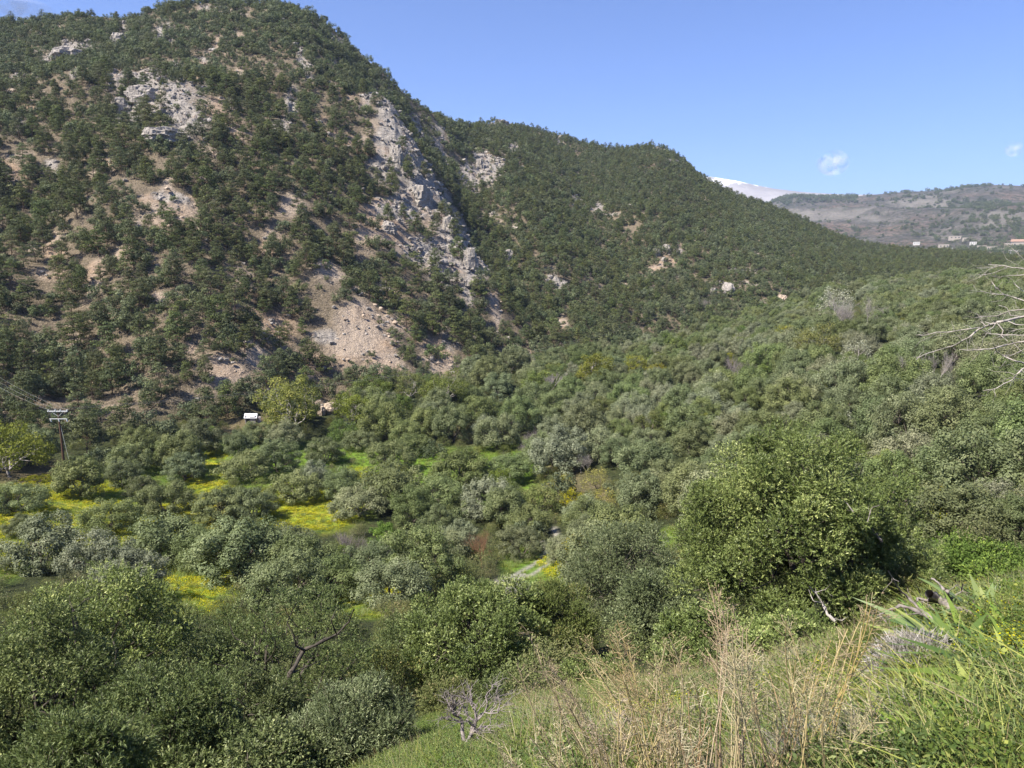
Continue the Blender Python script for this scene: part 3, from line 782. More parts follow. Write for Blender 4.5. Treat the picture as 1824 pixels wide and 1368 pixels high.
# ------------------------------------------------------------------ trees set one by one (photo pixel of the foot, width in photo pixels)
RNG = np.random.default_rng(5)
PLACED = []     # x, y, radius
VIS = []        # spots of the place that stay in view: px, py, rx, ry
VIS += [(120,905,50,22),(225,938,66,18),(335,914,40,16),(8,950,18,40),(345,1040,44,22),(378,838,16,20),(463,812,16,16),(545,905,46,18),(575,885,16,10),(650,826,12,8),(762,826,16,9),(872,815,14,11),(940,852,10,18),
        (1690,935,22,10),(638,1068,18,8),(955,1010,34,22),(560,806,12,6),(1192,955,10,14),(115,790,10,46),(450,742,22,10),(60,845,40,12),(640,850,20,10),(640,600,30,60),(770,650,20,20),(690,240,8,8),(590,726,12,14)]
VISO = []       # objects kept in view; low undergrowth may stand round them
def covers(px, py, hpx, wpx, low=False):
    for cx, cy_, rx, ry in (VIS if low else VIS + VISO):
        mx, my = (0.42, 0.98) if px < 420 else ((0.40, 0.95) if px < 780 else (0.36, 0.92))
        if abs(px - cx) < rx + wpx * mx and cy_ + ry * 0.7 > py - hpx * my and cy_ - ry < py: return True
    return False
OL = [(455,790,72,'olive','small olive just above the bright green grass pocket'),(250,890,62,'olive','little olive between the two big crowns of the meadow'),(640,800,70,'olive','olive left of the sunny gap at the back of the grove'),
 (735,812,66,'olive','small olive between the two back gaps of the grove'),(558,858,70,'olive','olive half behind the one above the middle flowery patch'),(425,900,60,'olive','narrow olive squeezed between the round one and the bright pocket'),  # px, foot py, width px, kind, label
 (44,912,100,'olive','olive tree with a dark rounded crown, leftmost in the flowery meadow'),
 (194,948,116,'olive','broad olive tree casting the longest shadow across the yellow meadow'),
 (146,884,92,'olive','olive tree just below the power pole, behind the broad meadow olive'),
 (222,868,70,'olive','olive tree right of the power pole foot at the upper meadow edge'),
 (300,917,116,'olive','olive tree standing between the two strips of yellow flowers'),
 (330,856,78,'olive','olive tree at the top of the meadow beside a small yellow gap'),
 (393,928,100,'olive','round olive tree at the right end of the long flowery strip'),
 (432,858,104,'olive','olive tree left of the bright green grass pocket'),
 (452,925,96,'olive','shorter olive leaning against the round meadow olive'),
 (522,893,118,'olive','olive tree above the flowery patch in the middle of the grove'),
 (497,842,92,'olive','olive tree right of the bright green grass pocket'),
 (615,888,92,'olive','small olive with its trunk showing at the right of the flowery patch'),
 (580,826,80,'olive','olive below the yellow green tree near the shed'),
 (700,842,92,'olive','olive tree left of the small sunny grass gap'),
 (820,872,112,'olive','wide olive with a clear dark trunk over bright grass'),
 (905,862,90,'olive','olive tree left of the upright bright grass gap'),
 (700,905,110,'olive','olive tree behind the grey bare fig in the grove'),
 (76,1016,128,'olive_grey','grey green olive spreading below the meadow at the left'),
 (38,955,58,'olive','small olive between the leftmost meadow olive and the grey one'),
 (232,1066,120,'olive_grey','grey smooth crowned olive left of the lower flowery patch'),
 (292,1012,120,'olive','olive in the row under the long strip of flowers'),
 (430,1038,150,'olive','dense dark olive shading the lower flowery patch'),
 (365,1018,110,'olive','olive pressed against the dense dark one above the lower patch'),
 (540,1050,150,'olive','olive with pale top left of the grey bare fig'),
 (640,920,110,'olive_grey','dark grey green olive right of the flowery patch'),
 (775,1010,130,'olive','bright topped olive just left of the rusty bare tree'),
 (930,995,96,'olive','olive at the left of the farm track'),
 (1015,1000,90,'olive_grey','olive at the right of the farm track'),
 (700,1075,140,'olive_grey','silvery olive over the small flowery gap'),
 (600,1065,120,'olive','olive below the grey bare fig'),
 (1715,880,130,'olive','olive with a stout dark trunk in the right hand meadow'),
 (1620,845,130,'olive_grey','grey olive with brownish top behind the big green tree'),
 (1775,935,130,'olive_grey','round silvery olive at the right of the yellow bush'),
 (1815,960,100,'olive','olive cut by the right edge beside the silvery one'),
 (1700,985,150,'olive','low olive under the yellow bush at the right'),
 (1780,820,120,'olive','olive above the round silvery one at the right'),
 (1050,935,90,'olive_grey','olive between the track and the yellow brush'),
 (1150,860,100,'olive','olive right of the grey bare tree in mid valley'),
]
def put(kind, name, px, py, wpx, label, cat, group=None, hs=1.0, var=None, loc=None, track=True):
    p = hit(px, py) if loc is None else loc
    r = math.hypot(p[0], p[1]); v = KIT[kind][(var if var is not None else RNG.integers(99)) % len(KIT[kind])]
    i = KIT[kind].index(v); s = wpx * r / FPX / (2 * v[4])
    PLACED.append((p[0], p[1], s * v[4]))
    return place(kind, name, (p[0], p[1], p[2] - 0.1), label, cat, group, RNG.random() * 6.28, (s, s, s * hs), i)
for px, py, wpx, kind, label in OL:
    put(kind, 'olive_tree', px, py, wpx * (0.88 if px < 640 and py < 1010 else 1.0), label, 'olive tree', 'olive trees of the valley grove', hs=0.82)
YT = [(515,772,118,'yellow','yellow green tree with a round crown right of the white roofed shed'),
      (628,765,78,'yellow','bright yellow green tree at the foot of the pale scree'),
      (20,850,120,'yellow','yellow green tree at the left edge behind the power pole'),
      (790,725,90,'yellow','yellowish tree below the bare cliff foot'),
      (730,712,60,'yellow','small lime coloured tree between scree foot and grove'),
      (1455,640,80,'yellow','olive yellow tree in front of the big bare grey tree'),
      (960,705,70,'green','pale green tree with bare twigs at the top of the valley'),
      (1060,700,76,'yellow','yellow green tree by the orange brush at the ridge foot'),
      (600,1010,60,'green','fresh green tree behind the grey bare fig'),
      (665,712,70,'green','dark green round tree touching the lime coloured one'),
      (1205,640,50,'green','upright green tree at the foot of the wooded ridge')]
for px, py, wpx, kind, label in YT:
    put(kind, 'broadleaf_tree', px, py, wpx, label, 'tree', 'yellow green trees of the valley', hs=0.9)
GB = [(1062,875,58,'gold','bright yellow flowering bush below the grey bare tree'),(1045,1005,84,'gold','yellow flowering bush right of the farm track'),
      (1692,915,56,'gold','yellow orange bush in the right hand meadow'),(1075,905,70,'gold','dull yellow brush under the bright flowering bush'),
      (1130,665,44,'gold','orange yellow brush at the ridge foot'),(1172,668,40,'gold','orange brush beside a pale rock at the ridge foot'),
      (1436,770,36,'gold','golden tuft of bush showing over the big tree'),(1290,655,36,'gold','small yellow bush right of the round twiggy tree'),
      (1020,900,60,'gold','brownish yellow brush above the two track side olives'),(1005,870,50,'gold','rusty low brush at the middle of the bushy strip'),(700,860,50,'gold','rusty yellow brush among the middle olives'),(1400,610,40,'gold','dull yellow bush above the right hand grove')]
for px, py, wpx, kind, label in GB:
    put(kind, 'flowering_bush', px, py, wpx, label, 'bush', 'yellow bushes of the valley')
for px, py, wpx, label in [(1490,568,60,'pale blossoming tree left of the big bare grey tree'),(1655,600,44,'pale blossoming tree behind the bare branches'),(1520,660,60,'whitish blossoming tree in the right hand grove'),
                           (1625,640,36,'small whitish tree near the branch tips'),(1500,770,50,'pale blossoming tree rising behind the big green tree'),(1270,780,50,'whitish tree in the mid valley grove')]:
    put('white', 'blossom_tree', px, py, wpx, label, 'tree', 'pale blossoming trees')

# leafless trees
BT = [ # px, foot, height px, depth, material, label, seed, stems, spread, ratio
 (642,992,66,5,'twig','grey leafless fig with many upright stems in the grove',3,6,0.42,0.7),
 (858,1015,84,6,'twig_red','rusty red leafless tree with a round head beside the track',5,1,0.62,0.72),
 (1515,600,84,6,'bark_pale','largest pale grey leafless tree, spreading over the right hand grove',7,3,0.55,0.74),
 (1308,678,44,5,'twig','round twiggy brown grey tree in the upper valley',9,4,0.6,0.7),
 (1038,842,46,5,'bark_pale','pale leafless tree left of the bright yellow bush',11,3,0.5,0.7),
 (960,800,40,5,'twig','purplish grey twiggy shrub in mid valley',13,5,0.6,0.7),
 (1668,690,60,5,'bark_pale','slender leafless tree with upright grey stems at the right',15,4,0.3,0.7),
 (1700,690,44,4,'bark_pale','smaller slender grey tree right of the upright stemmed one',17,3,0.3,0.7),
 (940,820,40,5,'twig','brown twiggy shrub beside the upright grass gap',19,5,0.6,0.7),
 (1255,560,30,4,'twig','small brown twiggy tree at the foot of the wooded ridge',23,3,0.6,0.7),
 (1410,660,34,5,'twig','violet grey twiggy shrub in the upper valley',25,4,0.7,0.7),
 (980,708,50,5,'bark_pale','bare grey tree inside the pale green foliage',27,2,0.45,0.7),
 (1065,960,40,4,'twig','brown twiggy shrub between the two olives by the track',29,4,0.6,0.7),
]
for px, py, hpx, depth, mt, label, seed, stems, spread, ratio in BT:
    p = hit(px, py); r = math.hypot(p[0], p[1]); H = hpx * r / FPX
    V, F, _ = grow_bare(seed, 1.0, depth, 0.022 if stems < 3 else 0.014, spread, (3, 4), stems, 0.22, ratio, first=0.33)
    zt = V[:, 2].max(); V = V * (H / zt)
    me = make_mesh('branches', V, F, M[mt], smooth=True)
    o = link('leafless_tree', me, None, [float(q) for q in p]); tag(o, label, 'leafless tree', 'leafless trees of the valley')
    PLACED.append((p[0], p[1], H * 0.35))
    if hpx > 43 and px not in (940, 1038, 980): VISO.append((px, py - hpx * 0.62, hpx * 0.16, hpx * 0.25))
# ------------------------------------------------------------------ the near trees below the bank, one by one
def near_tree(name, px, top, wpx, r, leafm, barkm, label, cat, seed, group=None, **kw):
    g = at_r(px, r); phi, gt = pix(px, top)
    H = float(gt) * r - g[2] + 0.1; R = wpx * r / FPX / 2
    k = dict(H=H, R=R, z0=0.3, n_cl=40, cr=0.55, n_leaf=1450, L=0.07, W=0.024, outward=1.0, shape='dome', trunk_r=0.12, sprig=9, sides=8, up=0.35, twig_r=0.012, limbs=5)
    k.update(kw)
    k['H'] = max(0.6, H - k['cr'] * 0.95 - k['L'] * k['sprig'] * 0.25); k['R'] = max(0.4, R - k['cr'] * 0.8)
    (tv, tf, tt), (cv, cf, ct) = grow_tree(seed, **k)
    rt = empty(name, (g[0], g[1], g[2] - 0.1), label, cat, group)
    link('trunk', make_mesh(name + '_trunk', tv, tf, barkm, smooth=True), rt)
    link('crown', make_mesh(name + '_crown', cv, cf, leafm, tint=ct), rt)
    PLACED.append((g[0], g[1], R))
    return rt, H, R
NT = [
 ('broadleaf_tree', 1455, 738, 435, 20, 'laurel', 'bark', 'big bright green tree, the largest in the valley, behind the dry grass', 'tree', 501, dict(n_cl=185, cr=0.54, n_leaf=2100, L=0.070, W=0.024, z0=-0.3, trunk_r=0.18, limbs=8, sparse=0.03)),
 ('olive_tree', 1135, 905, 250, 30, 'olive_silver', 'bark', 'silvery olive filling the gap between the bushy green tree and the big one', 'olive tree', 502, dict(n_cl=60, cr=0.63, n_leaf=1015, L=0.092, W=0.031)),
 ('olive_tree', 1190, 985, 200, 23, 'olive_silver', 'bark_dark', 'lower grey olive against the left flank of the big green tree', 'olive tree', 503, dict(n_cl=45, cr=0.50, n_leaf=1015, L=0.083, W=0.029)),
 ('broadleaf_tree', 850, 1020, 330, 22, 'laurel', 'bark', 'bushy mid green tree behind the leafless shrub on the bank', 'tree', 504, dict(n_cl=80, cr=0.52, n_leaf=1305, L=0.078, W=0.031, z0=0.1, limbs=8, up=0.6, shape='bush')),
 ('broadleaf_tree', 990, 1035, 190, 23, 'dim', 'bark', 'feathery dull green tree right of the bushy mid green one', 'tree', 505, dict(n_cl=40, cr=0.46, n_leaf=1160, L=0.074, W=0.029, z0=0.1, up=0.7, shape='bush')),
 ('olive_tree', 130, 985, 320, 20, 'laurel', 'bark_dark', 'tall loose crowned tree with dark branches at the lower left', 'tree', 506, dict(n_cl=75, cr=0.50, n_leaf=1015, L=0.074, W=0.027, trunk_r=0.16, limbs=7, sparse=0.12, z0=0.8)),
 ('olive_tree', 20, 1075, 300, 15, 'olive_near', 'bark_dark', 'dark olive at the left edge in front of the tall loose one', 'olive tree', 507, dict(n_cl=60, cr=0.42, n_leaf=1160, L=0.060, W=0.020)),
 ('olive_tree', 500, 1045, 330, 19, 'olive_near', 'bark_dark', 'thin leaved olive with a forked dark branch showing at its right', 'olive tree', 508, dict(n_cl=70, cr=0.46, n_leaf=899, L=0.064, W=0.020, sparse=0.18, trunk_r=0.15, z0=0.9, limbs=6)),
 ('olive_tree', 300, 1085, 280, 23, 'olive_near', 'bark_dark', 'olive crown between the tall loose tree and the forked one', 'olive tree', 509, dict(n_cl=55, cr=0.52, n_leaf=1015, L=0.074, W=0.025, sparse=0.05)),
 ('olive_tree', 590, 1195, 290, 12, 'olive_silver', 'bark', 'feathery silvery olive low in front, left of the leafless shrub', 'olive tree', 510, dict(n_cl=60, cr=0.35, n_leaf=1450, L=0.057, W=0.014, up=0.8, z0=0.1, shape='bush', limbs=7)),
 ('olive_tree', 230, 1190, 380, 13, 'olive_near', 'bark_dark', 'wide dark olive crown along the bottom, left of the feathery one', 'olive tree', 511, dict(n_cl=75, cr=0.38, n_leaf=1160, L=0.057, W=0.019, sparse=0.06)),
 ('olive_tree', 60, 1265, 260, 9.5, 'olive_near', 'bark_dark', 'grey olive sprays in the bottom left corner', 'olive tree', 512, dict(n_cl=50, cr=0.30, n_leaf=1160, L=0.057, W=0.014, up=0.6)),
 ('shrub', 450, 1280, 220, 11, 'olive_near', 'bark', 'dark bramble bush low between the wide dark olive and the feathery one', 'bush', 513, dict(n_cl=36, cr=0.30, n_leaf=870, L=0.057, W=0.025, shape='bush', z0=0.05)),
 ('broadleaf_tree', 720, 1085, 200, 25, 'olive_near', 'bark', 'olive behind the left shoulder of the bushy mid green tree', 'olive tree', 514, dict(n_cl=44, cr=0.50, n_leaf=870, L=0.083, W=0.029)),
 ('shrub', 1300, 1062, 250, 13.5, 'laurel', 'bark', 'leafy shrub at the foot of the big tree, behind the dry grass plumes', 'bush', 515, dict(n_cl=50, cr=0.30, n_leaf=1450, L=0.060, W=0.022, z0=0.03, shape='bush', stems=4, trunk_r=0.04)),
 ('shrub', 1450, 1085, 230, 13.0, 'laurel', 'bark', 'fresh green shrub under the right of the big tree', 'bush', 516, dict(n_cl=40, cr=0.27, n_leaf=1450, L=0.057, W=0.022, z0=0.03, shape='bush', stems=4, trunk_r=0.04)),
 ('shrub', 1700, 975, 170, 27, 'olive_near', 'bark', 'greyish low shrub between the big tree and the fresh green bushes', 'bush', 517, dict(n_cl=40, cr=0.42, n_leaf=870, L=0.074, W=0.029, z0=0.1, shape='bush')),
 ('shrub', 1790, 965, 190, 25, 'green', 'bark', 'fresh green bush at the right edge behind the bank', 'bush', 518, dict(n_cl=46, cr=0.42, n_leaf=1160, L=0.069, W=0.031, z0=0.1, shape='bush')),
 ('shrub', 1640, 1010, 120, 19, 'dim', 'bark', 'brownish green shrub behind the dead fallen trunk', 'bush', 519, dict(n_cl=30, cr=0.34, n_leaf=870, L=0.057, W=0.022, z0=0.1, shape='bush')),
 ('shrub', 1080, 1165, 170, 15, 'laurel', 'bark', 'dark mixed shrub right of the leafless shrub behind the grass', 'bush', 520, dict(n_cl=36, cr=0.30, n_leaf=1015, L=0.057, W=0.022, z0=0.03, shape='bush')),
 ('shrub', 790, 1215, 150, 17.5, 'dim', 'bark', 'dull green bush in the gap left of the leafless shrub', 'bush', 522, dict(n_cl=36, cr=0.45, n_leaf=500, L=0.06, W=0.022, z0=0.03, shape='bush')),
 ('shrub', 900, 1225, 130, 16.5, 'olive_near', 'bark', 'dark low bush behind the leafless shrub', 'bush', 523, dict(n_cl=30, cr=0.4, n_leaf=500, L=0.06, W=0.022, z0=0.03, shape='bush')),
 ('olive_tree', 400, 1150, 220, 16, 'olive_near', 'bark_dark', 'shaded olive filling in beneath the forked branch tree', 'olive tree', 521, dict(n_cl=45, cr=0.42, n_leaf=1015, L=0.060, W=0.020)),
]
NEAR = {}
for nm, px, top, wpx, r, lm, bm_, label, cat, seed, kw in NT:
    NEAR[seed] = near_tree(nm, px, top, wpx, r, M[lm], M[bm_], label, cat, seed, **kw)
# ------------------------------------------------------------------ woods, groves and scrub spread over the land
def candidates(rmin, rmax, spacing, seed, fmin=-37, fmax=37):
    rng = np.random.default_rng(seed)
    x = np.arange(-rmax * 0.66, rmax * 0.66, spacing); y = np.arange(rmin * 0.7, rmax, spacing)
    X, Y = np.meshgrid(x, y); X = X + (np.arange(len(y))[:, None] % 2) * spacing * 0.5
    X = (X + rng.uniform(-.42, .42, X.shape) * spacing).ravel(); Y = (Y + rng.uniform(-.42, .42, Y.shape) * spacing).ravel()
    r = np.hypot(X, Y); p = np.degrees(np.arctan2(X, Y)); k = (r > rmin) & (r < rmax) & (p > fmin) & (p < fmax)
    X, Y = X[k], Y[k]; z = ground_z(X, Y); px, py, yc = proj(X, Y, z)
    return X, Y, z, px, py, np.hypot(X, Y), rng
footphi = lambda x, y: np.interp(np.arctan2(x, y), S6[0], S6[2])
rcphi = lambda x, y: np.interp(np.arctan2(x, y), S7[0], S7[2])
def open_spot(x, y, rad):
    for a, b_, c in PLACED:
        if (a - x) ** 2 + (b_ - y) ** 2 < (0.78 * (c + rad)) ** 2: return False
    return True

LM = [(115,790,'the power pole'),(450,742,'the white roofed shed'),(515,740,'the round yellow green tree'),(628,730,'the bright yellow green tree'),(20,820,'the left edge\'s yellow tree'),(640,600,'the lower pale scree'),(780,640,'the narrow scree under the cliff'),
 (845,470,'the lower long cliff'),(760,350,'the upper long cliff'),(705,265,'the top of the long cliff'),(255,165,'the domed grey crag'),(300,235,'the layered rock band'),(120,95,'the upper left rock face'),(590,470,'the upper pale scree'),(500,550,'the stony gully'),
 (60,300,'the left edge soil patches'),(40,560,'the lower left mountain edge'),(895,220,'the rear crest rocks'),(1195,275,'the low wall on the rear crest'),(1296,520,'the largest pale boulder'),(1185,455,'the pale rock group'),(910,460,'the round outcrop by the cliff'),(1040,350,'the small rocks mid rear slope'),
 (1410,465,'the ochre scar on the shoulder'),(1515,565,'the big bare grey tree'),(1455,610,'the olive yellow tree'),(1308,655,'the round twiggy tree'),(1165,650,'the orange brush'),(1038,820,'the pale leafless tree'),(1062,855,'the bright yellow bush'),(960,785,'the purplish twiggy shrub'),
 (940,850,'the upright grass gap'),(860,970,'the rusty leafless tree'),(640,960,'the grey bare fig'),(955,1010,'the farm track'),(150,910,'the flowery meadow\'s left end'),(335,915,'the flowery meadow\'s right end'),(545,905,'the middle flowery patch'),(345,1040,'the lower flowery patch'),
 (463,812,'the bright grass pocket'),(815,840,'the clear trunked wide olive'),(1450,800,'the big tree\'s top'),(1690,900,'the yellow orange bush'),(1690,660,'the slender leafless trees'),(1780,590,'the bare branches at the right'),(1625,640,'the branch tips'),
 (1200,760,'the middle of the dense grove'),(1300,870,'the big tree\'s left side'),(1600,760,'the big tree\'s right side'),(1700,460,'the far village'),(1390,538,'the ochre boulder'),(300,560,'the wood above the power pole'),(380,420,'the wooded middle of the mountain'),
 (150,480,'the stony streak at the left'),(950,600,'the foot of the wooded ridge'),(1100,560,'the gully on the wooded ridge'),(680,170,'the right shoulder of the summit'),(450,60,'the summit'),(1060,690,'the ridge foot\'s yellow tree'),(230,690,'the small clearing above the pole')]
ORD = ['nearest', 'second', 'third', 'fourth', 'fifth', 'sixth', 'seventh', 'eighth', 'ninth', 'tenth', 'eleventh', 'twelfth', 'thirteenth', 'fourteenth', 'fifteenth', 'sixteenth', 'seventeenth', 'eighteenth', 'nineteenth', 'twentieth'] + ['twenty ' + q for q in ('first', 'second', 'third', 'fourth', 'fifth', 'sixth', 'seventh', 'eighth', 'ninth')] + ['thirtieth'] + ['thirty ' + q for q in ('first', 'second', 'third', 'fourth', 'fifth', 'sixth', 'seventh', 'eighth', 'ninth')]
DIRS = ['right of', 'up and right of', 'above', 'up and left of', 'left of', 'down and left of', 'below', 'down and right of']
def auto_labels(rows):
    """rows: (px, py, noun) -> one label each, told by order outward from a landmark of the place"""
    L = np.array([[a, b_] for a, b_, _ in LM], float); out = [None] * len(rows); bins = {}
    for i, (a, b_, noun) in enumerate(rows):
        d = np.hypot(L[:, 0] - a, L[:, 1] - b_); k = int(np.argmin(d)); dx, dy = a - L[k, 0], -(b_ - L[k, 1])
        q = int(round(math.atan2(dy, dx) / (math.pi / 4))) % 8
        bins.setdefault((k, q, noun), []).append((d[k], i))
    for (k, q, noun), v in bins.items():
        v.sort()
        for n_, (_, i) in enumerate(v):
            out[i] = '%s %s %s %s' % (ORD[min(n_, 38)], noun, DIRS[q], LM[k][2])
    return out
# --- the valley grove
X, Y, z, px, py, r, rng = candidates(30, 560, 4.9, 71)
ft = footphi(X, Y)
k = (r < ft * np.where(px < 430, 0.90, 1.0)) & (px > -120) & (px < 1950) & (py < 1130)
# the near part of the valley is left to the trees modelled below
k &= ~((r < 44) & (px < 1250))
idx = np.where(k)[0]; idx = idx[np.argsort(r[idx])]
VAL = []
for i in idx:
    nrm = float(fbm(np.array([X[i] / 25]), np.array([Y[i] / 25]), np.zeros(1), 2, 5)[0])
    u = rng.random()
    sc = (0.70 + 0.46 * rng.random()) * (1 + 0.22 * nrm) * (1.12 if r[i] > 90 else 1.0)
    if px[i] > 1000: sc *= 0.95
    kind = 'olive'
    if u < (0.14 if px[i] < 1000 else 0.24): kind = 'olive_grey'
    elif u < (0.22 if px[i] < 1000 else 0.28): kind = 'green'
    elif u < 0.33 and r[i] > 60: kind = 'maquis'
    elif u < 0.345 and px[i] > 700: kind = 'yellow'
    elif u < 0.39 and px[i] > 900: kind = 'dimtree'
    if nrm > 0.42: kind = 'olive_grey' if u < .5 else kind
    if kind == 'yellow': sc *= 0.6
    if kind == 'green': sc *= 0.8
    v = rng.integers(9) % len(KIT[kind]); H, Rr = KIT[kind][v][3] * sc, KIT[kind][v][4] * sc
    if covers(px[i], py[i], FPX * H / r[i], FPX * 2 * Rr / r[i]): continue
    if not open_spot(X[i], Y[i], Rr * 0.9): continue
    if r[i] > 75 and px[i] > 700:
        if any((q[0] - X[i]) ** 2 + (q[1] - Y[i]) ** 2 < (0.74 * (Rr + q[10])) ** 2 for q in VAL[-260:]): continue
    if r[i] < 140 and field(track, X[i], Y[i]) > 0.2: continue
    if px[i] < 415 and 842 < py[i] < 985: continue
    if px[i] < 1000 and r[i] > 128 and rng.random() < 0.25: continue
    VAL.append((X[i], Y[i], z[i] - 0.1, rng.random() * 6.28, sc, v, kind, px[i], py[i], sc * H / r[i], Rr))
REGV = lambda px, py: ('in the upper valley below the far village' if py < 560 and px > 1350 else
    'on the right hand slope above the big green tree' if px > 1400 and py < 760 else 'beside the right hand meadow' if px > 1560 else
    'at the foot of the wooded ridge' if py < 720 and px > 880 else 'under the pale scree at the back of the grove' if py < 800 and px < 880 else
    'between the grove and the big green tree' if px > 1080 else 'around the farm track in mid valley' if px > 820 else
    'behind the flowery meadow' if py < 900 and px < 420 else 'below the flowery meadow' if px < 420 else 'in the close planted middle of the grove')
GR = {'olive': ('olive_tree', 'olive tree', 'green olive tree'), 'olive_grey': ('olive_tree', 'olive tree', 'grey leaved olive tree'), 'green': ('broadleaf_tree', 'tree', 'fresh green leafy tree'),
      'yellow': ('broadleaf_tree', 'tree', 'small yellow green tree'), 'maquis': ('shrub', 'shrub', 'dark grey green shrub'), 'dimtree': ('broadleaf_tree', 'tree', 'dull brownish green tree')}
vis = [q for q in VAL if -30 < q[7] < 1854]
vis.sort(key=lambda q: -q[9]); n_ol = 0; rest = []
sel = []
for q in vis:
    if GR[q[6]][0] == 'olive_tree':
        n_ol += 1
        if n_ol > 262: rest.append(q); continue
    sel.append(q)
vlab = auto_labels([(q[7], q[8] - q[9] * FPX * 0.5, GR[q[6]][2]) for q in sel])
for q, lab in zip(sel, vlab):
    nm, cat, ds = GR[q[6]]
    place(q[6], nm, q[:3], lab, cat, ds + 's ' + REGV(q[7], q[8]), q[3], q[4], q[5])
rest += [q for q in VAL if not -30 < q[7] < 1854]
off = {'olive': 0, 'olive_grey': len(KIT['olive']), 'green': len(KIT['olive']) + len(KIT['olive_grey'])}
rr_ = [(*q[:5], off.get(q[6], 0) + q[5] % (len(KIT[q[6]]) if q[6] in off else 3)) for q in rest]
if rr_: scatter_mass('olive_grove', 'far olive trees merging into one grey green grove', 'olive grove', rr_, ['olive', 'olive_grey', 'green'])

# --- undergrowth between the valley trees
X, Y, z, px, py, r, rng = candidates(9, 420, 2.6, 72)
k = (r < footphi(X, Y)) & (px > -60) & (px < 1890) & ((r > 26) | (px < 760) | ((r > 13.5) & (px < 1000)) | ((r > 17) & (px < 1250)))
items = []
for i in np.where(k)[0]:
    s = 0.35 + 0.5 * rng.random()
    if r[i] < 46 and px[i] < 1200: s *= 0.8
    if covers(px[i], py[i], FPX * 2.0 * s / r[i], FPX * 2 * s / r[i], True): continue
    if r[i] < 140 and field(track, X[i], Y[i]) > 0.1: continue
    if r[i] < 150 and px[i] < 760 and (field(yel, X[i], Y[i]) > 0.3 or (field(mead, X[i], Y[i]) > 0.4 and rng.random() < .75)): continue
    if px[i] > 1000 and r[i] > 85 and rng.random() < 0.7: continue
    if rng.random() < (0.85 if r[i] < 60 or (820 < px[i] < 1100 and r[i] < 110) else 0.4): items.append((X[i], Y[i], z[i], rng.random() * 6.28, s, rng.integers(3)))
scatter_mass('undergrowth', 'low green and straw coloured undergrowth between the trees', 'undergrowth', items, ['dim'])

# --- the mountain woods
X, Y, z, px, py, r, rng = candidates(120, 880, 4.3, 81)
ft = footphi(X, Y); rc = rcphi(X, Y)
k = (r > ft * np.where(px < 430, 0.90, 0.99)) & (r < rc * 1.02) & (px > -90) & (px < 1900)
X, Y, z, px, py, r, ft, rc = [a[k] for a in (X, Y, z, px, py, r, ft, rc)]
rk = field(rockm, X, Y); so = field(soilm, X, Y)
dn = fbm(X / 18, Y / 18, z * 0, 3, 55)
PIN = []; MAQ = []
h = (r - ft) / (rc - ft)                      # height on the slope
rear = px > 850
pp = np.where(rear, 0.84 + 0.5 * dn, 0.93 - 0.55 * np.clip(h - 0.25, 0, 1) + 0.9 * dn)
pp = pp * (1 - 0.90 * rk) * (1 - 0.75 * so)
for i in np.where(rng.random(len(X)) < pp)[0]:
    upper = (h[i] > 0.60 and px[i] < 830)
    isp = rng.random() < (0.13 if upper else (0.62 if rear[i] else 0.80))
    if px[i] > 1150 and py[i] > 400 and px[i] < 1400 and rng.random() < 0.5: isp = False
    if isp:
        kd = 'pine_dense' if rng.random() < 0.25 else 'pine'; sc = (0.48 + 0.52 * rng.random()) * (0.78 if upper else 1.0) * (0.85 if rear[i] else 1)
        v = rng.integers(99) % len(KIT[kd]); H, Rr = KIT[kd][v][3] * sc, KIT[kd][v][4] * sc
        if covers(px[i], py[i], FPX * H / r[i], FPX * 2 * Rr / r[i]): continue
        PIN.append((X[i], Y[i], z[i] - 0.2, rng.random() * 6.28, sc, v, kd, px[i], py[i], sc / r[i]))
    else:
        sc = 1.0 + 0.75 * rng.random()
        MAQ.append((X[i], Y[i], z[i] - 0.25, rng.random() * 6.28, sc, rng.integers(5), 'maquis', px[i], py[i], sc / r[i]))
X, Y, z, px, py, r, rng = candidates(120, 880, 2.9, 83)
ft = footphi(X, Y); rc = rcphi(X, Y)
k = (r > ft * 0.99) & (r < rc * 1.03) & (px > -90) & (px < 1900)
X, Y, z, px, py, r, ft, rc = [a[k] for a in (X, Y, z, px, py, r, ft, rc)]
rk = field(rockm, X, Y); so = field(soilm, X, Y); h = (r - ft) / (rc - ft)
pp = np.where(px > 850, 0.72, np.where(h > 0.55, 0.95, 0.52)) * (1 - 0.88 * rk) * (1 - 0.80 * so) * (0.75 + 0.5 * fbm(X / 12, Y / 12, z * 0, 2, 57))
pp = np.maximum(pp, 0.20)
for i in np.where(rng.random(len(X)) < pp)[0]:
    sc = (0.45 + 0.75 * rng.random() ** 1.5) * (0.6 if (rk[i] > .5 or so[i] > .5) else 1)
    MAQ.append((X[i], Y[i], z[i] - 0.1, rng.random() * 6.28, sc, rng.integers(5), 'maquis', px[i], py[i], sc / r[i]))
def REGM(px, py):
    if px > 850:
        a = 'on the wooded ridge right of the cliff' if px < 1150 else 'on the long shoulder running down to the village'
        b_ = 'near the foot' if py > 520 else ('midway up' if py > 380 else 'high up')
    else:
        a = ('above the power pole' if px < 230 else 'above the white roofed shed' if px < 540 else 'around the pale scree and cliff')
        b_ = 'low down' if py > 620 else ('in the lower half' if py > 450 else ('in the upper half' if py > 250 else 'near the summit'))
    return b_, a
PIN.sort(key=lambda q: -q[9]); MAQ.sort(key=lambda q: -q[9])
inv = [q for q in PIN if -10 < q[7] < 1834 and q[8] > 0][:298]; ids = set(id(q) for q in inv)
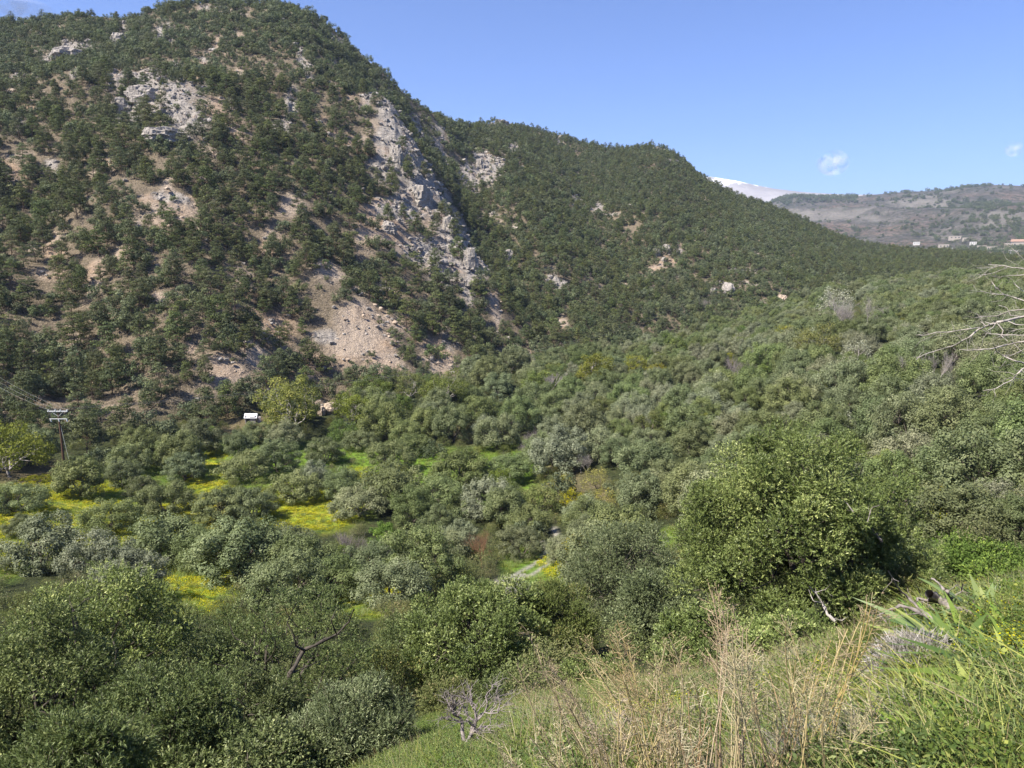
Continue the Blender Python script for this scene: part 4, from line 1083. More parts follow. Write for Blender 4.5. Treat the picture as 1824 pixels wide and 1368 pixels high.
for q, lab in zip(inv, auto_labels([(q[7], q[8] - 15, 'dense dark pine' if q[6] == 'pine_dense' else 'open crowned pine') for q in inv])):
    b_, a = REGM(q[7], q[8])
    place(q[6], 'pine_tree', q[:3], lab, 'pine tree', 'pines ' + b_ + ' ' + a, q[3], q[4], q[5])
rest = [(*q[:5], q[5] + (len(KIT['pine']) if q[6] == 'pine_dense' else 0)) for q in PIN if id(q) not in ids]
scatter_mass('pine_wood', 'far pines covering the mountainside as one dark wood', 'pine wood', rest, ['pine', 'pine_dense'])
inv = [q for q in MAQ if 0 < q[7] < 1824 and q[8] > 0 and q[9] * FPX * 3.4 > 14][:250]; ids = set(id(q) for q in inv)
for q, lab in zip(inv, auto_labels([(q[7], q[8] - 8, 'grey green shrub') for q in inv])):
    b_, a = REGM(q[7], q[8])
    place('maquis', 'shrub', q[:3], lab, 'shrub', 'shrubs ' + b_ + ' ' + a, q[3], q[4], q[5], parts=False)
rest = [q[:6] for q in MAQ if id(q) not in ids]
scatter_mass('mountain_scrub', 'grey green scrub clothing the mountain slopes', 'scrub', rest, ['maquis'])

# --- woods on the far hills
X, Y, z, px, py, r, rng = candidates(1150, 3250, 13, 91, 15, 37)
fz = fbm(X / 260, Y / 260, z * 0, 3, 65)
hgt = np.interp(r, [1150, 1700, 2400, 3250], [0.70, 0.68, 0.34, 0.30])
pp = np.clip(hgt * 0.72 + 0.9 * fz - 0.14, 0.03, 0.8)
pp = np.where((py < 362) & (px < 1525), 0.75, pp)
sel = np.where((rng.random(len(X)) < pp) & (px > 1230) & (px < 1900))[0]
items = [(X[i], Y[i], z[i] - 0.5, rng.random() * 6.28, (1.5 + 2.2 * rng.random() ** 1.5) * (1.25 if r[i] > 2400 else 1.0), rng.integers(5)) for i in sel]
scatter_mass('far_scrub', 'dark trees dotted over the bare far hills', 'scattered trees', items, ['maquis'])
print('COUNTS valley', len(VAL), 'pine', len(PIN), 'maquis', len(MAQ), 'far', len(items))
# ------------------------------------------------------------------ power pole, shed, boulders, village
M['pole_wood'] = plain_mat('creosoted_wood', (0.06, 0.035, 0.025), (0.14, 0.08, 0.055), 14)
M['galv'] = plain_mat('galvanised_steel', (0.42, 0.43, 0.44), (0.60, 0.61, 0.62), 20, 0.55, 0.1)
M['porcelain'] = plain_mat('pale_porcelain', (0.62, 0.62, 0.60), (0.75, 0.75, 0.73), 20, 0.3, 0.05, spec=0.5)
M['wire'] = plain_mat('wire', (0.16, 0.17, 0.17), (0.26, 0.27, 0.27), 10)
M['whiteroof'] = plain_mat('white_sheet_roof', (0.72, 0.74, 0.78), (0.85, 0.86, 0.88), 4, 0.4, 0.1)
M['plaster'] = plain_mat('stained_plaster', (0.22, 0.19, 0.19), (0.40, 0.35, 0.34), 3)
M['darkhole'] = plain_mat('dark_doorway', (0.03, 0.028, 0.028), (0.05, 0.045, 0.045), 3)  # shade of the shed's opening, put into the colour
M['stone'] = plain_mat('limestone', (0.14, 0.125, 0.11), (0.40, 0.36, 0.325), 1.6, 0.95, 0.9, 0.25)
M['stone_tan'] = plain_mat('ochre_stone', (0.26, 0.20, 0.15), (0.48, 0.385, 0.30), 1.6, 0.95, 0.9, 0.25)
M['cream'] = plain_mat('cream_wall', (0.30, 0.26, 0.215), (0.40, 0.35, 0.30), 2)
M['whitewall'] = plain_mat('white_wall', (0.46, 0.44, 0.42), (0.56, 0.54, 0.52), 2)
M['tiles'] = plain_mat('roof_tiles', (0.24, 0.15, 0.11), (0.32, 0.21, 0.16), 3)
M['pane'] = plain_mat('window_pane', (0.04, 0.045, 0.05), (0.07, 0.075, 0.08), 3, 0.2, 0.0, spec=0.5)
import bmesh
def boxes(L):
    """list of (centre, size, rotz) -> arrays"""
    V = []; F = []
    for c, s, rz in L:
        c = np.array(c, float); s = np.array(s, float) / 2; n = len(V)
        ca, sa = math.cos(rz), math.sin(rz)
        for dz in (-1, 1):
            for dx, dy in ((-1, -1), (1, -1), (1, 1), (-1, 1)):
                x, y = dx * s[0], dy * s[1]; V.append([c[0] + x * ca - y * sa, c[1] + x * sa + y * ca, c[2] + dz * s[2]])
        F += [[n, n + 3, n + 2, n + 1], [n + 4, n + 5, n + 6, n + 7], [n, n + 1, n + 5, n + 4], [n + 1, n + 2, n + 6, n + 5], [n + 2, n + 3, n + 7, n + 6], [n + 3, n, n + 4, n + 7]]
    return np.array(V, float), np.array(F)
def bpart(name, L, mat, parent, bevel=0.0):
    V, F = boxes(L); me = make_mesh(name, V, F, mat); o = link(name, me, parent)
    if bevel:
        m = o.modifiers.new('bevel', 'BEVEL'); m.width = bevel; m.segments = 2
    return o
def tpart(name, tubes, mat, parent, sides=8):
    A = Acc()
    for P, R in tubes: A.add(*tube(P, R, sides))
    V, F, _ = A.arr(); return link(name, make_mesh(name, V, F, mat, smooth=True), parent)

p = hit(115, 838); r = math.hypot(p[0], p[1]); HP = 97 * r / FPX; u = HP / 9.0
pole = empty('power_pole', p, 'brown wooden power pole with two pale cross arms at the upper meadow edge', 'power pole')
tpart('pole', [([[0, 0, -0.5], [0.03, 0, HP * 0.5], [-0.08 * u, 0, HP]], [0.19 * u, 0.16 * u, 0.12 * u])], M['pole_wood'], pole, 10)
for zz, ww, hgt_ in ((HP - 0.25 * u, 2.9 * u, 0.16 * u), (HP - 1.35 * u, 2.5 * u, 0.09 * u)):
    arm = bpart('cross_arm', [((-0.05 * u, -0.16 * u, zz), (ww, 0.12 * u, hgt_), 0.0)], M['galv'], pole, 0.015)
    for k in (-1, -0.28, 0.28, 1) if zz > HP - 1 else (-1, 0, 1):
        tpart('insulator', [([[k * ww * 0.46, -0.16 * u, zz + 0.04 * u], [k * ww * 0.46, -0.16 * u, zz + 0.16 * u], [k * ww * 0.46, -0.16 * u, zz + 0.28 * u]], [0.11 * u, 0.07 * u, 0.10 * u])] if zz > HP - 1 else
              [([[k * ww * 0.46, -0.16 * u, zz], [k * ww * 0.46 + 0.03, -0.16 * u, zz - 0.25 * u], [k * ww * 0.46 + 0.1, -0.16 * u, zz - 0.42 * u]], [0.09 * u, 0.10 * u, 0.06 * u])], M['porcelain'], arm)
tpart('brace', [([[-0.9 * u, -0.16 * u, HP - 0.3 * u], [-0.06 * u, -0.1 * u, HP - 1.0 * u]], [0.03 * u, 0.03 * u]), ([[0.8 * u, -0.16 * u, HP - 0.3 * u], [-0.06 * u, -0.1 * u, HP - 1.0 * u]], [0.03 * u, 0.03 * u])], M['galv'], pole, 5)
gx, gy = 1.25 * u, -0.3
tpart('guy_wire', [([[0, 0, HP - 1.7 * u], [0.55 * u, -0.1, HP * 0.42], [gx, gy, float(ground_z(p[0] + gx, p[1] + gy)) - p[2]]], [0.022 * u] * 3)], M['galv'], pole, 5)
# wires run on to the hillside left and off to the right
def wire(ax, az, B, sag, label):
    A_ = np.array([p[0] + ax, p[1] - 0.16, p[2] + az]); B = np.array(B, float)
    t = np.linspace(0, 1, 26)[:, None]; P = A_ + (B - A_) * t - np.array([0, 0, sag]) * (4 * t * (1 - t))
    V, F = tube(P, 0.012, 4); o = link('power_line', make_mesh('power_line', V, F, M['wire'], smooth=True)); tag(o, label, 'power line', 'wires on the power pole')
hl = hit(-150, 640)
for k, (ax, az) in enumerate(((-1.33 * u, HP), (0, HP), (1.3 * u, HP))):
    wire(ax, az, (hl[0] + ax, hl[1], hl[2] + 9), 2.2, ('outer', 'middle', 'inner')[k] + ' wire running left from the power pole up the hillside')
hr = hit(1305, 545)
for k, (ax, az) in enumerate(((-1.33 * u, HP), (1.3 * u, HP))):
    wire(ax, az, (hr[0] + ax, hr[1], hr[2] + 11), 9, ('farther', 'nearer')[k] + ' wire running right from the power pole across the valley')

p = hit(447, 752); r = math.hypot(p[0], p[1]); q = r / FPX
shed = empty('shed', p, 'small shed with a sloping white sheet roof at the foot of the mountain', 'shed', None, 0.25)
w_, d_, h_ = 17 * q, 14 * q, 11 * q
bpart('wall', [((0, d_ / 2, h_ * .45), (w_, 0.15, h_ * .9 + .6), 0), ((-w_ / 2 + .08, 0, h_ * .45), (0.15, d_ - .32, h_ * .9 + .6), 0), ((w_ / 2 - .08, 0, h_ * .4), (0.15, d_ - .32, h_ * .8 + .6), 0),
               ((w_ * .22, -d_ / 2, h_ * .38), (w_ * .55, 0.15, h_ * .76 + .6), 0), ((-w_ * .46, -d_ / 2, h_ * .38), (w_ * .1, 0.15, h_ * .76 + .6), 0)], M['plaster'], shed)
bpart('doorway_shade', [((-w_ * .24, -d_ / 2 + .1, h_ * .36), (w_ * .3, 0.06, h_ * .72), 0)], M['darkhole'], shed)  # near-black panel standing in for the shade inside the open doorway
V = np.array([[-w_ * .6, -d_ * .62, h_ * .80], [w_ * .62, -d_ * .62, h_ * .70], [w_ * .62, d_ * .62, h_ * 1.12], [-w_ * .6, d_ * .62, h_ * 1.22]]); V2 = V + [0, 0, 0.09]
VV = np.vstack([V, V2]); FF = np.array([[0, 3, 2, 1], [4, 5, 6, 7], [0, 1, 5, 4], [1, 2, 6, 5], [2, 3, 7, 6], [3, 0, 4, 7]])
link('roof', make_mesh('roof', VV, FF, M['whiteroof']), shed)
bpart('lean_to', [((w_ * .78, d_ * .1, h_ * .3), (w_ * .4, d_ * .6, h_ * .5 + .5), 0)], M['plaster'], shed)

def boulder(px, py, wpx, hpx, mat, label, seed, group, name='boulder', sub=4, sink=0.25):
    c = hit(px, py); rr0 = math.hypot(c[0], c[1]); w0 = wpx * rr0 / FPX / 2; h0 = hpx * rr0 / FPX
    bm = bmesh.new(); bmesh.ops.create_icosphere(bm, subdivisions=sub, radius=1.0)
    P = np.array([v.co[:] for v in bm.verts]); 
    cell = np.round(P * 2.2 + 0.35 * fbm(P[:, 0] * 2 + seed, P[:, 1] * 2, P[:, 2] * 2, 2, seed)[:, None]) / 2.2
    Q = P * 0.55 + cell * 0.45
    n = fbm(P[:, 0] * 1.3 + seed, P[:, 1] * 1.3, P[:, 2] * 1.3, 4, seed); rg = ridge(P[:, 0] * 2.5 + seed, P[:, 1] * 2.5, P[:, 2] * 5, 3, seed + 3)
    Q = Q * (1 + 0.35 * n + 0.22 * (rg - 0.6))[:, None] * np.array([w0, w0 * 0.8, h0 * 0.75])
    for v, x in zip(bm.verts, Q): v.co = x
    me = bpy.data.meshes.new(name); bm.to_mesh(me); bm.free(); me.materials.append(mat)
    o = link(name, me, None, (c[0], c[1], c[2] + h0 * (0.5 - sink))); o.rotation_euler.z = seed * 1.3
    return tag(o, label, 'boulder' if name == 'boulder' else 'rock outcrop', group)
BL = [(1296,522,30,18,'stone','largest of the pale boulders at the foot of the ridge'),(1281,512,18,12,'stone','pale boulder leaning behind the largest one at the ridge foot'),(1270,522,14,9,'stone','small pale boulder left of the largest ridge foot one'),
      (1390,538,22,12,'stone_tan','ochre boulder above the upper valley trees'),(590,735,26,18,'stone_tan','tan boulder at the right end of the bare foot of the mountain'),(573,738,16,14,'stone_tan','smaller boulder left of the tan one'),
      (1265,428,8,7,'stone','tiny pale rock on the shoulder'),(1170,455,16,12,'stone','left block of the pale rock group midway along the ridge'),(1188,450,18,14,'stone','right block of the pale rock group midway along the ridge'),
      (1205,455,12,9,'stone','low rock right of the pale rock group'),(1182,466,10,8,'stone','small rock below the pale rock group'),(905,462,20,16,'stone','round grey outcrop right of the cliff'),
      (770,640,9,7,'stone','lone boulder on the lower pale scree'),(745,565,7,6,'stone','small boulder by the cliff foot pines'),(60,240,14,9,'stone','pale boulder on the upper left slope'),(42,157,11,8,'stone','rounded boulder near the left ridge'),
      (1165,642,30,12,'stone','flat pale rock at the ridge foot by the orange brush'),(1445,545,10,7,'stone','small pale rock among the upper valley trees'),(212,77,26,14,'stone','grey rock knob high on the mountain'),(1000,244,9,5,'stone','small rock on the rear crest')]
for i, (a, b_, c_, d, mt, lab) in enumerate(BL): boulder(a, b_, c_, d, M[mt], lab, i + 1, 'boulders on the slopes')
OC = [(705,270,34,46,'grey rock tower at the upper end of the long cliff'),(752,340,44,44,'craggy block on the upper part of the long cliff'),(800,395,40,50,'craggy block midway down the long cliff'),
      (838,455,34,60,'steep grey block near the lower end of the long cliff'),(850,500,26,44,'lowest rock toe of the long cliff'),(255,165,56,30,'domed grey crag on the left summit slope'),(300,235,80,26,'layered rock band under the domed crag'),
      (120,95,60,22,'pale rock face on the upper left slope'),(215,185,34,28,'rounded cliff left of the layered rock band'),(515,190,18,30,'rock rib right of the summit gully'),(855,290,16,30,'rock rib on the rear slope'),(895,216,36,10,'bare rocks on the rear crest'),
      (1190,286,40,6,'low rock wall under the rear crest'),(288,66,26,20,'stepped rocks below the summit'),(690,400,40,26,'broken rock shelf left of the long cliff')]
for i, (a, b_, c_, d, lab) in enumerate(OC): boulder(a, b_ + d * 0.30, c_ * 0.85, d * 0.8, M['stone'], lab, i + 31, 'rock outcrops of the mountain', 'rock_outcrop', 5, 0.62)

# village at the foot of the far hills
VL = [(1632,436,9,4,'whitewall',0,'white house behind the ridge, leftmost of the far village'),(1700,427,16,5,'cream',0,'long cream house high in the far village'),(1722,430,12,5,'cream',0,'flat cream house in the far village, next to the long one'),
      (1680,443,14,6,'cream',0,'pale low building at the left of the far village'),(1748,444,12,5,'cream',0,'pale block above the terraces of the far village'),(1765,447,14,6,'cream',0,'broad cream block in the middle of the far village'),
      (1785,449,14,5,'cream',0,'low cream block right of the middle of the far village'),(1806,452,14,5,'whitewall',0,'white house behind the bare branch tips'),(1814,443,20,9,'cream',1,'cream house with an orange tiled roof at the right edge'),
      (1690,447,9,4,'whitewall',0,'small white house low in the far village'),(1733,436,9,4,'whitewall',0,'small white flat roofed house in the middle of the far village'),(1795,440,10,5,'cream',0,'flat cream house above the white one')]
for px_, py_, w_, h_, mt, tiled, lab in VL:
    phi, g = pix(px_, py_); c = hit(px_, py_, 1130, 2600)
    q = math.hypot(c[0], c[1]) / FPX; W, Hh = w_ * q, h_ * q
    hs = empty('house', c, lab, 'house', 'houses of the far village', -float(phi) + 0.1)
    bpart('wall', [((0, 0, Hh * .4), (W, W * .6, Hh * 1.4), 0)], M[mt], hs)
    if tiled:
        V = np.array([[-W * .54, -W * .34, Hh * 1.1], [W * .54, -W * .34, Hh * 1.1], [W * .54, W * .34, Hh * 1.1], [-W * .54, W * .34, Hh * 1.1], [-W * .5, 0, Hh * 1.5], [W * .5, 0, Hh * 1.5]])
        link('roof', make_mesh('roof', V, np.array([[0, 1, 5, 4], [2, 3, 4, 5], [0, 4, 3, 3], [1, 2, 5, 5], [0, 3, 2, 1]]), M['tiles']), hs)
    else: bpart('roof', [((0, 0, Hh * 1.12), (W * 1.04, W * .64, Hh * .05), 0)], M['cream'], hs)
    for k in (-.28, .05, .32): bpart('window', [((k * W, -W * .302, Hh * .62), (W * .1, W * .02, Hh * .3), 0)], M['pane'], hs)

# loose stone lying on the bare ground of the mountain
def stone_mesh(seed):
    bm = bmesh.new(); bmesh.ops.create_icosphere(bm, subdivisions=3, radius=0.5)
    P = np.array([v.co[:] for v in bm.verts]); q = np.round(P * 3.3 + seed * .37) / 3.3 - seed * .37 / 3.3
    Q = (P * 0.5 + q * 0.5) * (1 + 0.5 * fbm(P[:, 0] * 3 + seed, P[:, 1] * 3, P[:, 2] * 3, 3, seed))[:, None] * np.array([1.0, 0.8, 0.6])
    for v, x in zip(bm.verts, Q): v.co = x
    me = bpy.data.meshes.new('stone'); bm.to_mesh(me); bm.free(); me.materials.append(M['stone'] if seed % 3 else M['stone_tan']); return me
KIT['stone'] = [(None, None, stone_mesh(i + 1), 1, .5) for i in range(6)]
rng = np.random.default_rng(99); items = []
jj = np.where((rr > 135) & (rr < 850))[0]
for fld, cnt in ((rockm, 4600), (soilm, 2800), (mount * 0.25, 2500)):
    W_ = (fld[:na, jj] * (PX[:na, jj] > -40) * (PX[:na, jj] < 1700) * front[:na, jj]) * rr[jj][None] ** 1.0
    cdf = np.cumsum(W_.ravel()); pick = np.searchsorted(cdf, rng.random(cnt) * cdf[-1]); ii, kk = np.unravel_index(pick, W_.shape); kk = jj[kk]
    for a_, b_ in zip(ii, kk):
        x_ = XX[a_, b_] + rng.normal() * .6; y_ = YY[a_, b_] + rng.normal() * .6
        sc_ = (0.30 + 2.0 * rng.random() ** 5) * (0.75 + rr[b_] / 600 if fld is rockm else 0.7)
        items.append((x_, y_, float(Z[a_, b_]), rng.random() * 6.28, sc_, (0, 1, 3, 4)[rng.integers(4)] if fld is rockm else rng.integers(6)))
scatter_mass('rubble', 'loose stones and rubble on the bare slopes of the mountain', 'rubble', items, ['stone'])
# ------------------------------------------------------------------ the bank in front: grass, straps, dead wood
M['grass'] = leaf_mat('green_blades', (0.08, 0.15, 0.02), (0.22, 0.33, 0.045), (0.36, 0.38, 0.09), 0.4, 0.45, 0.3, ovar=0.2)
M['lime'] = leaf_mat('yellow_green_blades', (0.14, 0.18, 0.03), (0.30, 0.35, 0.06), (0.50, 0.44, 0.14), 0.4, 0.45, 0.3, ovar=0.2)
M['straw'] = leaf_mat('dry_straw', (0.17, 0.135, 0.06), (0.40, 0.325, 0.18), (0.62, 0.54, 0.34), 0.3, 0.55, 0.25, ovar=0.15)
M['bark_mid'] = plain_mat('weathered_wood', (0.10, 0.085, 0.075), (0.30, 0.26, 0.235), 14)
M['gold_straw'] = leaf_mat('golden_stalks', (0.28, 0.20, 0.085), (0.50, 0.38, 0.18), (0.64, 0.52, 0.30), 0.25, 0.5, 0.25, ovar=0.1)
M['strap'] = leaf_mat('broad_strap_leaves', (0.08, 0.15, 0.03), (0.20, 0.31, 0.06), (0.42, 0.45, 0.12), 0.35, 0.35, 0.45, ovar=0.1)
M['forb'] = leaf_mat('herb_leaves', (0.05, 0.09, 0.02), (0.13, 0.19, 0.045), (0.26, 0.30, 0.08), 0.35, ovar=0.25)
M['greytwig'] = leaf_mat('dry_grey_twigs', (0.17, 0.14, 0.13), (0.33, 0.29, 0.27), (0.46, 0.42, 0.40), 0.1)
M['petal'] = plain_mat('white_petals', (0.78, 0.78, 0.76), (0.85, 0.85, 0.84), 30)
M['petal_y'] = plain_mat('yellow_florets', (0.75, 0.55, 0.02), (0.85, 0.68, 0.04), 30)
M['petal_p'] = plain_mat('pink_petals', (0.70, 0.30, 0.52), (0.80, 0.42, 0.62), 30)

def blades(rng, n, spread, h, w, arch, segs=4, taper=1.3, lean=(0, 0), belly=0.0):
    a = rng.random(n) * 6.283; rad = spread * np.sqrt(rng.random(n))
    B = np.stack([rad * np.cos(a), rad * np.sin(a), np.full(n, -0.03)], -1)
    a2 = a + rng.normal(size=n) * 0.8; dh = np.stack([np.cos(a2), np.sin(a2), np.zeros(n)], -1)
    H = h * (0.45 + 0.75 * rng.random(n)); ar = arch * H * (0.3 + 1.1 * rng.random(n))
    t = np.linspace(0, 1, segs + 1)[None, :, None]
    P = B[:, None] + np.array([0, 0, 1.0]) * (H[:, None, None] * (t - 0.28 * (ar / H)[:, None, None] * t ** 2.4)) + dh[:, None] * (ar[:, None, None] * t ** 2) + np.array([lean[0], lean[1], 0]) * H[:, None, None] * t ** 1.4
    sdv = np.stack([-np.sin(a2), np.cos(a2), np.zeros(n)], -1); tw = rng.normal(size=(n, 3)) * 0.35; sdv = unit(sdv + tw)
    ww = w * (0.6 + 0.7 * rng.random(n))[:, None, None] * ((1 - t ** taper) * (1 - belly) + belly * np.sin(math.pi * (0.15 + 0.85 * t))) * 0.5
    L = P - sdv[:, None] * ww; Rr = P + sdv[:, None] * ww
    V = np.stack([L, Rr], 2).reshape(n, -1, 3); m = (segs + 1) * 2
    k = np.arange(segs)[None] * 2 + (np.arange(n) * m)[:, None]
    F = np.stack([k, k + 1, k + 3, k + 2], -1).reshape(-1, 4)
    T = np.repeat(np.clip(rng.random(n), 0, 1), m)
    return V.reshape(-1, 3), F, T
def tuft(name, mats, layers, seed):
    rng = np.random.default_rng(seed); V = []; F = []; T = []; MI = []; n0 = 0
    for mi, kind, kw in layers:
        if kind == 'blade': v, f, t = blades(rng, **kw)
        else:
            n = kw['n']; c = rdir(rng, n) * np.array([kw['r'], kw['r'], kw['h'] * .5]) * (rng.random(n) ** 0.4)[:, None] + np.array([0, 0, kw['h'] * .5])
            c[:, 2] = np.abs(c[:, 2])
            v, f = leaf_quads(c, rdir(rng, n) + np.array([0, 0, .7]), rdir(rng, n), kw['L'] * (0.6 + .8 * rng.random(n)), kw['W'] * (0.6 + .8 * rng.random(n))); t = np.repeat(rng.random(n), 4)
        V.append(v); F.append(f + n0); T.append(t); MI.append(np.full(len(f), mi)); n0 += len(v)
    return make_mesh(name, np.vstack(V), np.vstack(F), mats, tint=np.concatenate(T), midx=np.concatenate(MI))
G = []
for i in range(3): G.append(tuft('green_tuft', [M['grass'], M['lime']], [(0, 'blade', dict(n=46, spread=0.12, h=0.26, w=0.007, arch=0.7)), (1, 'blade', dict(n=18, spread=0.12, h=0.30, w=0.006, arch=0.8))], 10 + i))
for i in range(3): G.append(tuft('arching_tuft', [M['lime'], M['straw']], [(0, 'blade', dict(n=30, spread=0.10, h=0.30, w=0.010, arch=1.3, segs=5, lean=(0.0, 0.0))), (1, 'blade', dict(n=12, spread=0.10, h=0.26, w=0.007, arch=1.3))], 20 + i))
for i in range(3): G.append(tuft('dry_tuft', [M['straw'], M['grass']], [(0, 'blade', dict(n=44, spread=0.14, h=0.36, w=0.005, arch=0.8)), (1, 'blade', dict(n=14, spread=0.12, h=0.22, w=0.006, arch=0.6))], 30 + i))
for i in range(3): G.append(tuft('herb', [M['forb'], M['straw']], [(0, 'leaf', dict(n=520, r=0.20, h=0.24, L=0.024, W=0.010)), (1, 'blade', dict(n=10, spread=0.14, h=0.30, w=0.004, arch=0.5))], 40 + i))
for i in range(2): G.append(tuft('yellow_herb', [M['forb'], M['flower_y']], [(0, 'leaf', dict(n=320, r=0.16, h=0.18, L=0.020, W=0.009)), (1, 'leaf', dict(n=90, r=0.17, h=0.25, L=0.008, W=0.008))], 50 + i))
for i in range(2): G.append(tuft('grey_twigs', [M['greytwig'], M['forb']], [(0, 'blade', dict(n=120, spread=0.12, h=0.26, w=0.004, arch=0.9, segs=3)), (1, 'leaf', dict(n=50, r=0.2, h=0.2, L=0.022, W=0.01))], 60 + i))
KIT['grass'] = [(None, None, g_, 0.4, 0.3) for g_ in G]
rng = np.random.default_rng(404)
N_ = 20500
ph = R_(-30) + R_(100) * rng.random(N_); rd = 1.4 + 17.6 * rng.random(N_) ** 0.85
X = rd * np.sin(ph); Y = rd * np.cos(ph); z = ground_z(X, Y); px, py, _ = proj(X, Y, z)
zone = fbm(X / 0.9, Y / 0.9, z * 0, 3, 500); zone2 = fbm(X / 1.6, Y / 1.6, z * 0, 2, 510)
items = []
rlim = np.interp(px, [500, 800, 1000, 1250, 1500, 1700, 1900], [14, 17, 15, 12, 12, 19, 16])
for i in range(N_):
    if rd[i] > rlim[i] or px[i] < 420 or py[i] > 2400: continue
    a, b_ = zone[i], zone2[i]
    right = np.clip((px[i] - 1420) / 250, 0, 1); left = np.clip((1000 - px[i]) / 150, 0, 1)
    u = rng.random()
    if a > 0.42 and px[i] > 950 and rng.random() < .7: v = 14 + rng.integers(2)
    elif b_ > 0.40 and px[i] > 950 and rng.random() < .7: v = 12 + rng.integers(2)
    elif u < 0.22 + 0.1 * left: v = rng.integers(3)
    elif u < 0.28 + 0.20 * right: v = 3 + rng.integers(3)
    elif u < 0.48 - 0.12 * left: v = (6 + rng.integers(3)) if rng.random() > 0.6 * right + 0.5 * left + 0.15 else rng.integers(3)
    else: v = 9 + rng.integers(3)
    items.append((X[i], Y[i], z[i], rng.random() * 6.28, (0.7 + 0.7 * rng.random()) * (0.75 if rd[i] < 3 else 1.0) * (0.8 if left > .5 else 1), v))
scatter_mass('grass', 'mixed green and straw coloured grass and herbs covering the near bank', 'grass', items, ['grass'])

# tall dry grass with plumes
def tall_grass(pb, r, tips, label, seed):
    rng = np.random.default_rng(seed); b0 = at_r(pb, r)
    root = empty('dry_grass_clump', b0, label, 'dry grass', 'tall dry grasses on the bank')
    S = Acc(); Pm = Acc()
    for tx, ty in tips:
        for rep in range(rng.integers(2, 5)):
            jx, jy = rng.normal() * 14 * (rep > 0), abs(rng.normal()) * 36 * (rep > 0)
            phi, g = pix(tx + jx, ty + jy); r2 = r * (1 + rng.normal() * 0.05)
            tip = np.array([r2 * math.sin(phi), r2 * math.cos(phi), float(g) * r2]) - b0
            base = np.array([*(rng.normal(size=2) * 0.10), -0.05]); c = curve(rng, base, tip, 10, 0.03)
            S.add(*tube(c, np.linspace(0.0048, 0.0020, 10), 4), t=np.full(1, 0.45 + 0.5 * rng.random()))
            L = np.linalg.norm(tip)
            n = int(22 + 16 * rng.random()); t = 0.60 + 0.40 * rng.random(n) ** 0.8; k = t * 9; k0 = np.minimum(k.astype(int), 8); P = c[k0] + (c[k0 + 1] - c[k0]) * (k - k0)[:, None]
            d = rdir(rng, n); d[:, 2] = np.abs(d[:, 2]) * 0.5 - 0.1; ax = unit((tip - base)[None])[0]
            ln = L * 0.10 * (1.25 - t) / 0.6 * (0.5 + rng.random(n)) + 0.015
            E = P + (unit(d) * 0.8 + ax * 0.7) * ln[:, None] - np.array([0, 0, 1]) * (ln ** 1.0)[:, None] * 0.35
            sdv = unit(np.cross(E - P, rdir(rng, n))) * 0.0012
            V = np.stack([P - sdv, P + sdv, E + sdv, E - sdv], 1).reshape(-1, 3); Pm.add(V, np.arange(len(V)).reshape(-1, 4), np.repeat(0.5 + .4 * rng.random(n), 4))
            m = 3; Q = np.repeat(E, m, 0) + rng.normal(size=(n * m, 3)) * 0.010 - (np.tile(np.arange(m) / m, n) * np.repeat(ln, m) * 0.5)[:, None] * unit(np.repeat(E - P, m, 0))
            v, f = leaf_quads(Q, rdir(rng, n * m), np.repeat(E - P, m, 0) + rdir(rng, n * m) * ln.mean() * 0.5 - np.array([0, 0, .01]), 0.016, 0.0036)
            Pm.add(v, f, np.clip(0.55 + 0.4 * rng.normal(size=n * m) * 0.5, 0, 1))
    nb_ = 36; v, f, t = blades(rng, nb_, 0.14, 0.5, 0.006, 0.6, 5); S.V.append(v); S.F.append(f + S.n); S.n += len(v); S.T.append(t)
    sv, sf, st = S.arr(); pv, pf, pt = Pm.arr()
    link('stalks', make_mesh('stalks', sv, sf, M['gold_straw'], tint=np.clip(st, .3, 1)), root); link('plumes', make_mesh('plumes', pv, pf, M['straw'], tint=np.clip(pt, .45, 1)), root)
TG = [(1350, 3.3, [(1268,1052),(1300,1110),(1285,1080)], 'tallest upright plume of dry grass left of centre of the clump row'),
      (1400, 3.1, [(1330,1120),(1310,1150),(1345,1170)], 'dry grass stalks standing just right of the tallest plume'),
      (1440, 3.2, [(1400,1105),(1420,1160),(1440,1190)], 'dry grass with arching reddish straw heads'),
      (1440, 3.6, [(1545,1075),(1510,1120),(1480,1140)], 'dry grass leaning far right with a combed plume'),
      (1500, 3.3, [(1500,1200),(1545,1220),(1470,1230)], 'low dry grass leaning right under the combed plume'),
      (1215, 3.7, [(1100,1105),(1085,1140),(1120,1150)], 'dry grass clump with a spreading plume before the silvery olive'),
      (1210, 4.0, [(1040,1130),(1060,1180),(1075,1210)], 'thin dry grass left of the spreading plume'),
      (1130, 3.9, [(940,1125),(975,1180),(1000,1210)], 'dry grass bending left with a drooping comb of spikelets'),
      (1230, 3.6, [(1190,1130),(1170,1180),(1215,1240)], 'dry grass right of the spreading plume with curled tips'),
      (1150, 3.4, [(1105,1240),(1060,1290),(1180,1270)], 'short pale dry grass in the middle of the bank'),
      (1290, 3.3, [(1235,1210),(1260,1260),(1200,1280)], 'short dry stalks below the tallest plume'),
      (1040, 3.4, [(960,1300),(1000,1270),(900,1330)], 'low dry grass at the left foot of the bank'),
      (1400, 3.3, [(1370,1200),(1420,1240),(1340,1230)], 'golden dry stalks rising from the bottom edge')]
for i, (pb, r, tips, lab) in enumerate(TG): tall_grass(pb, r, tips, lab, 700 + i)

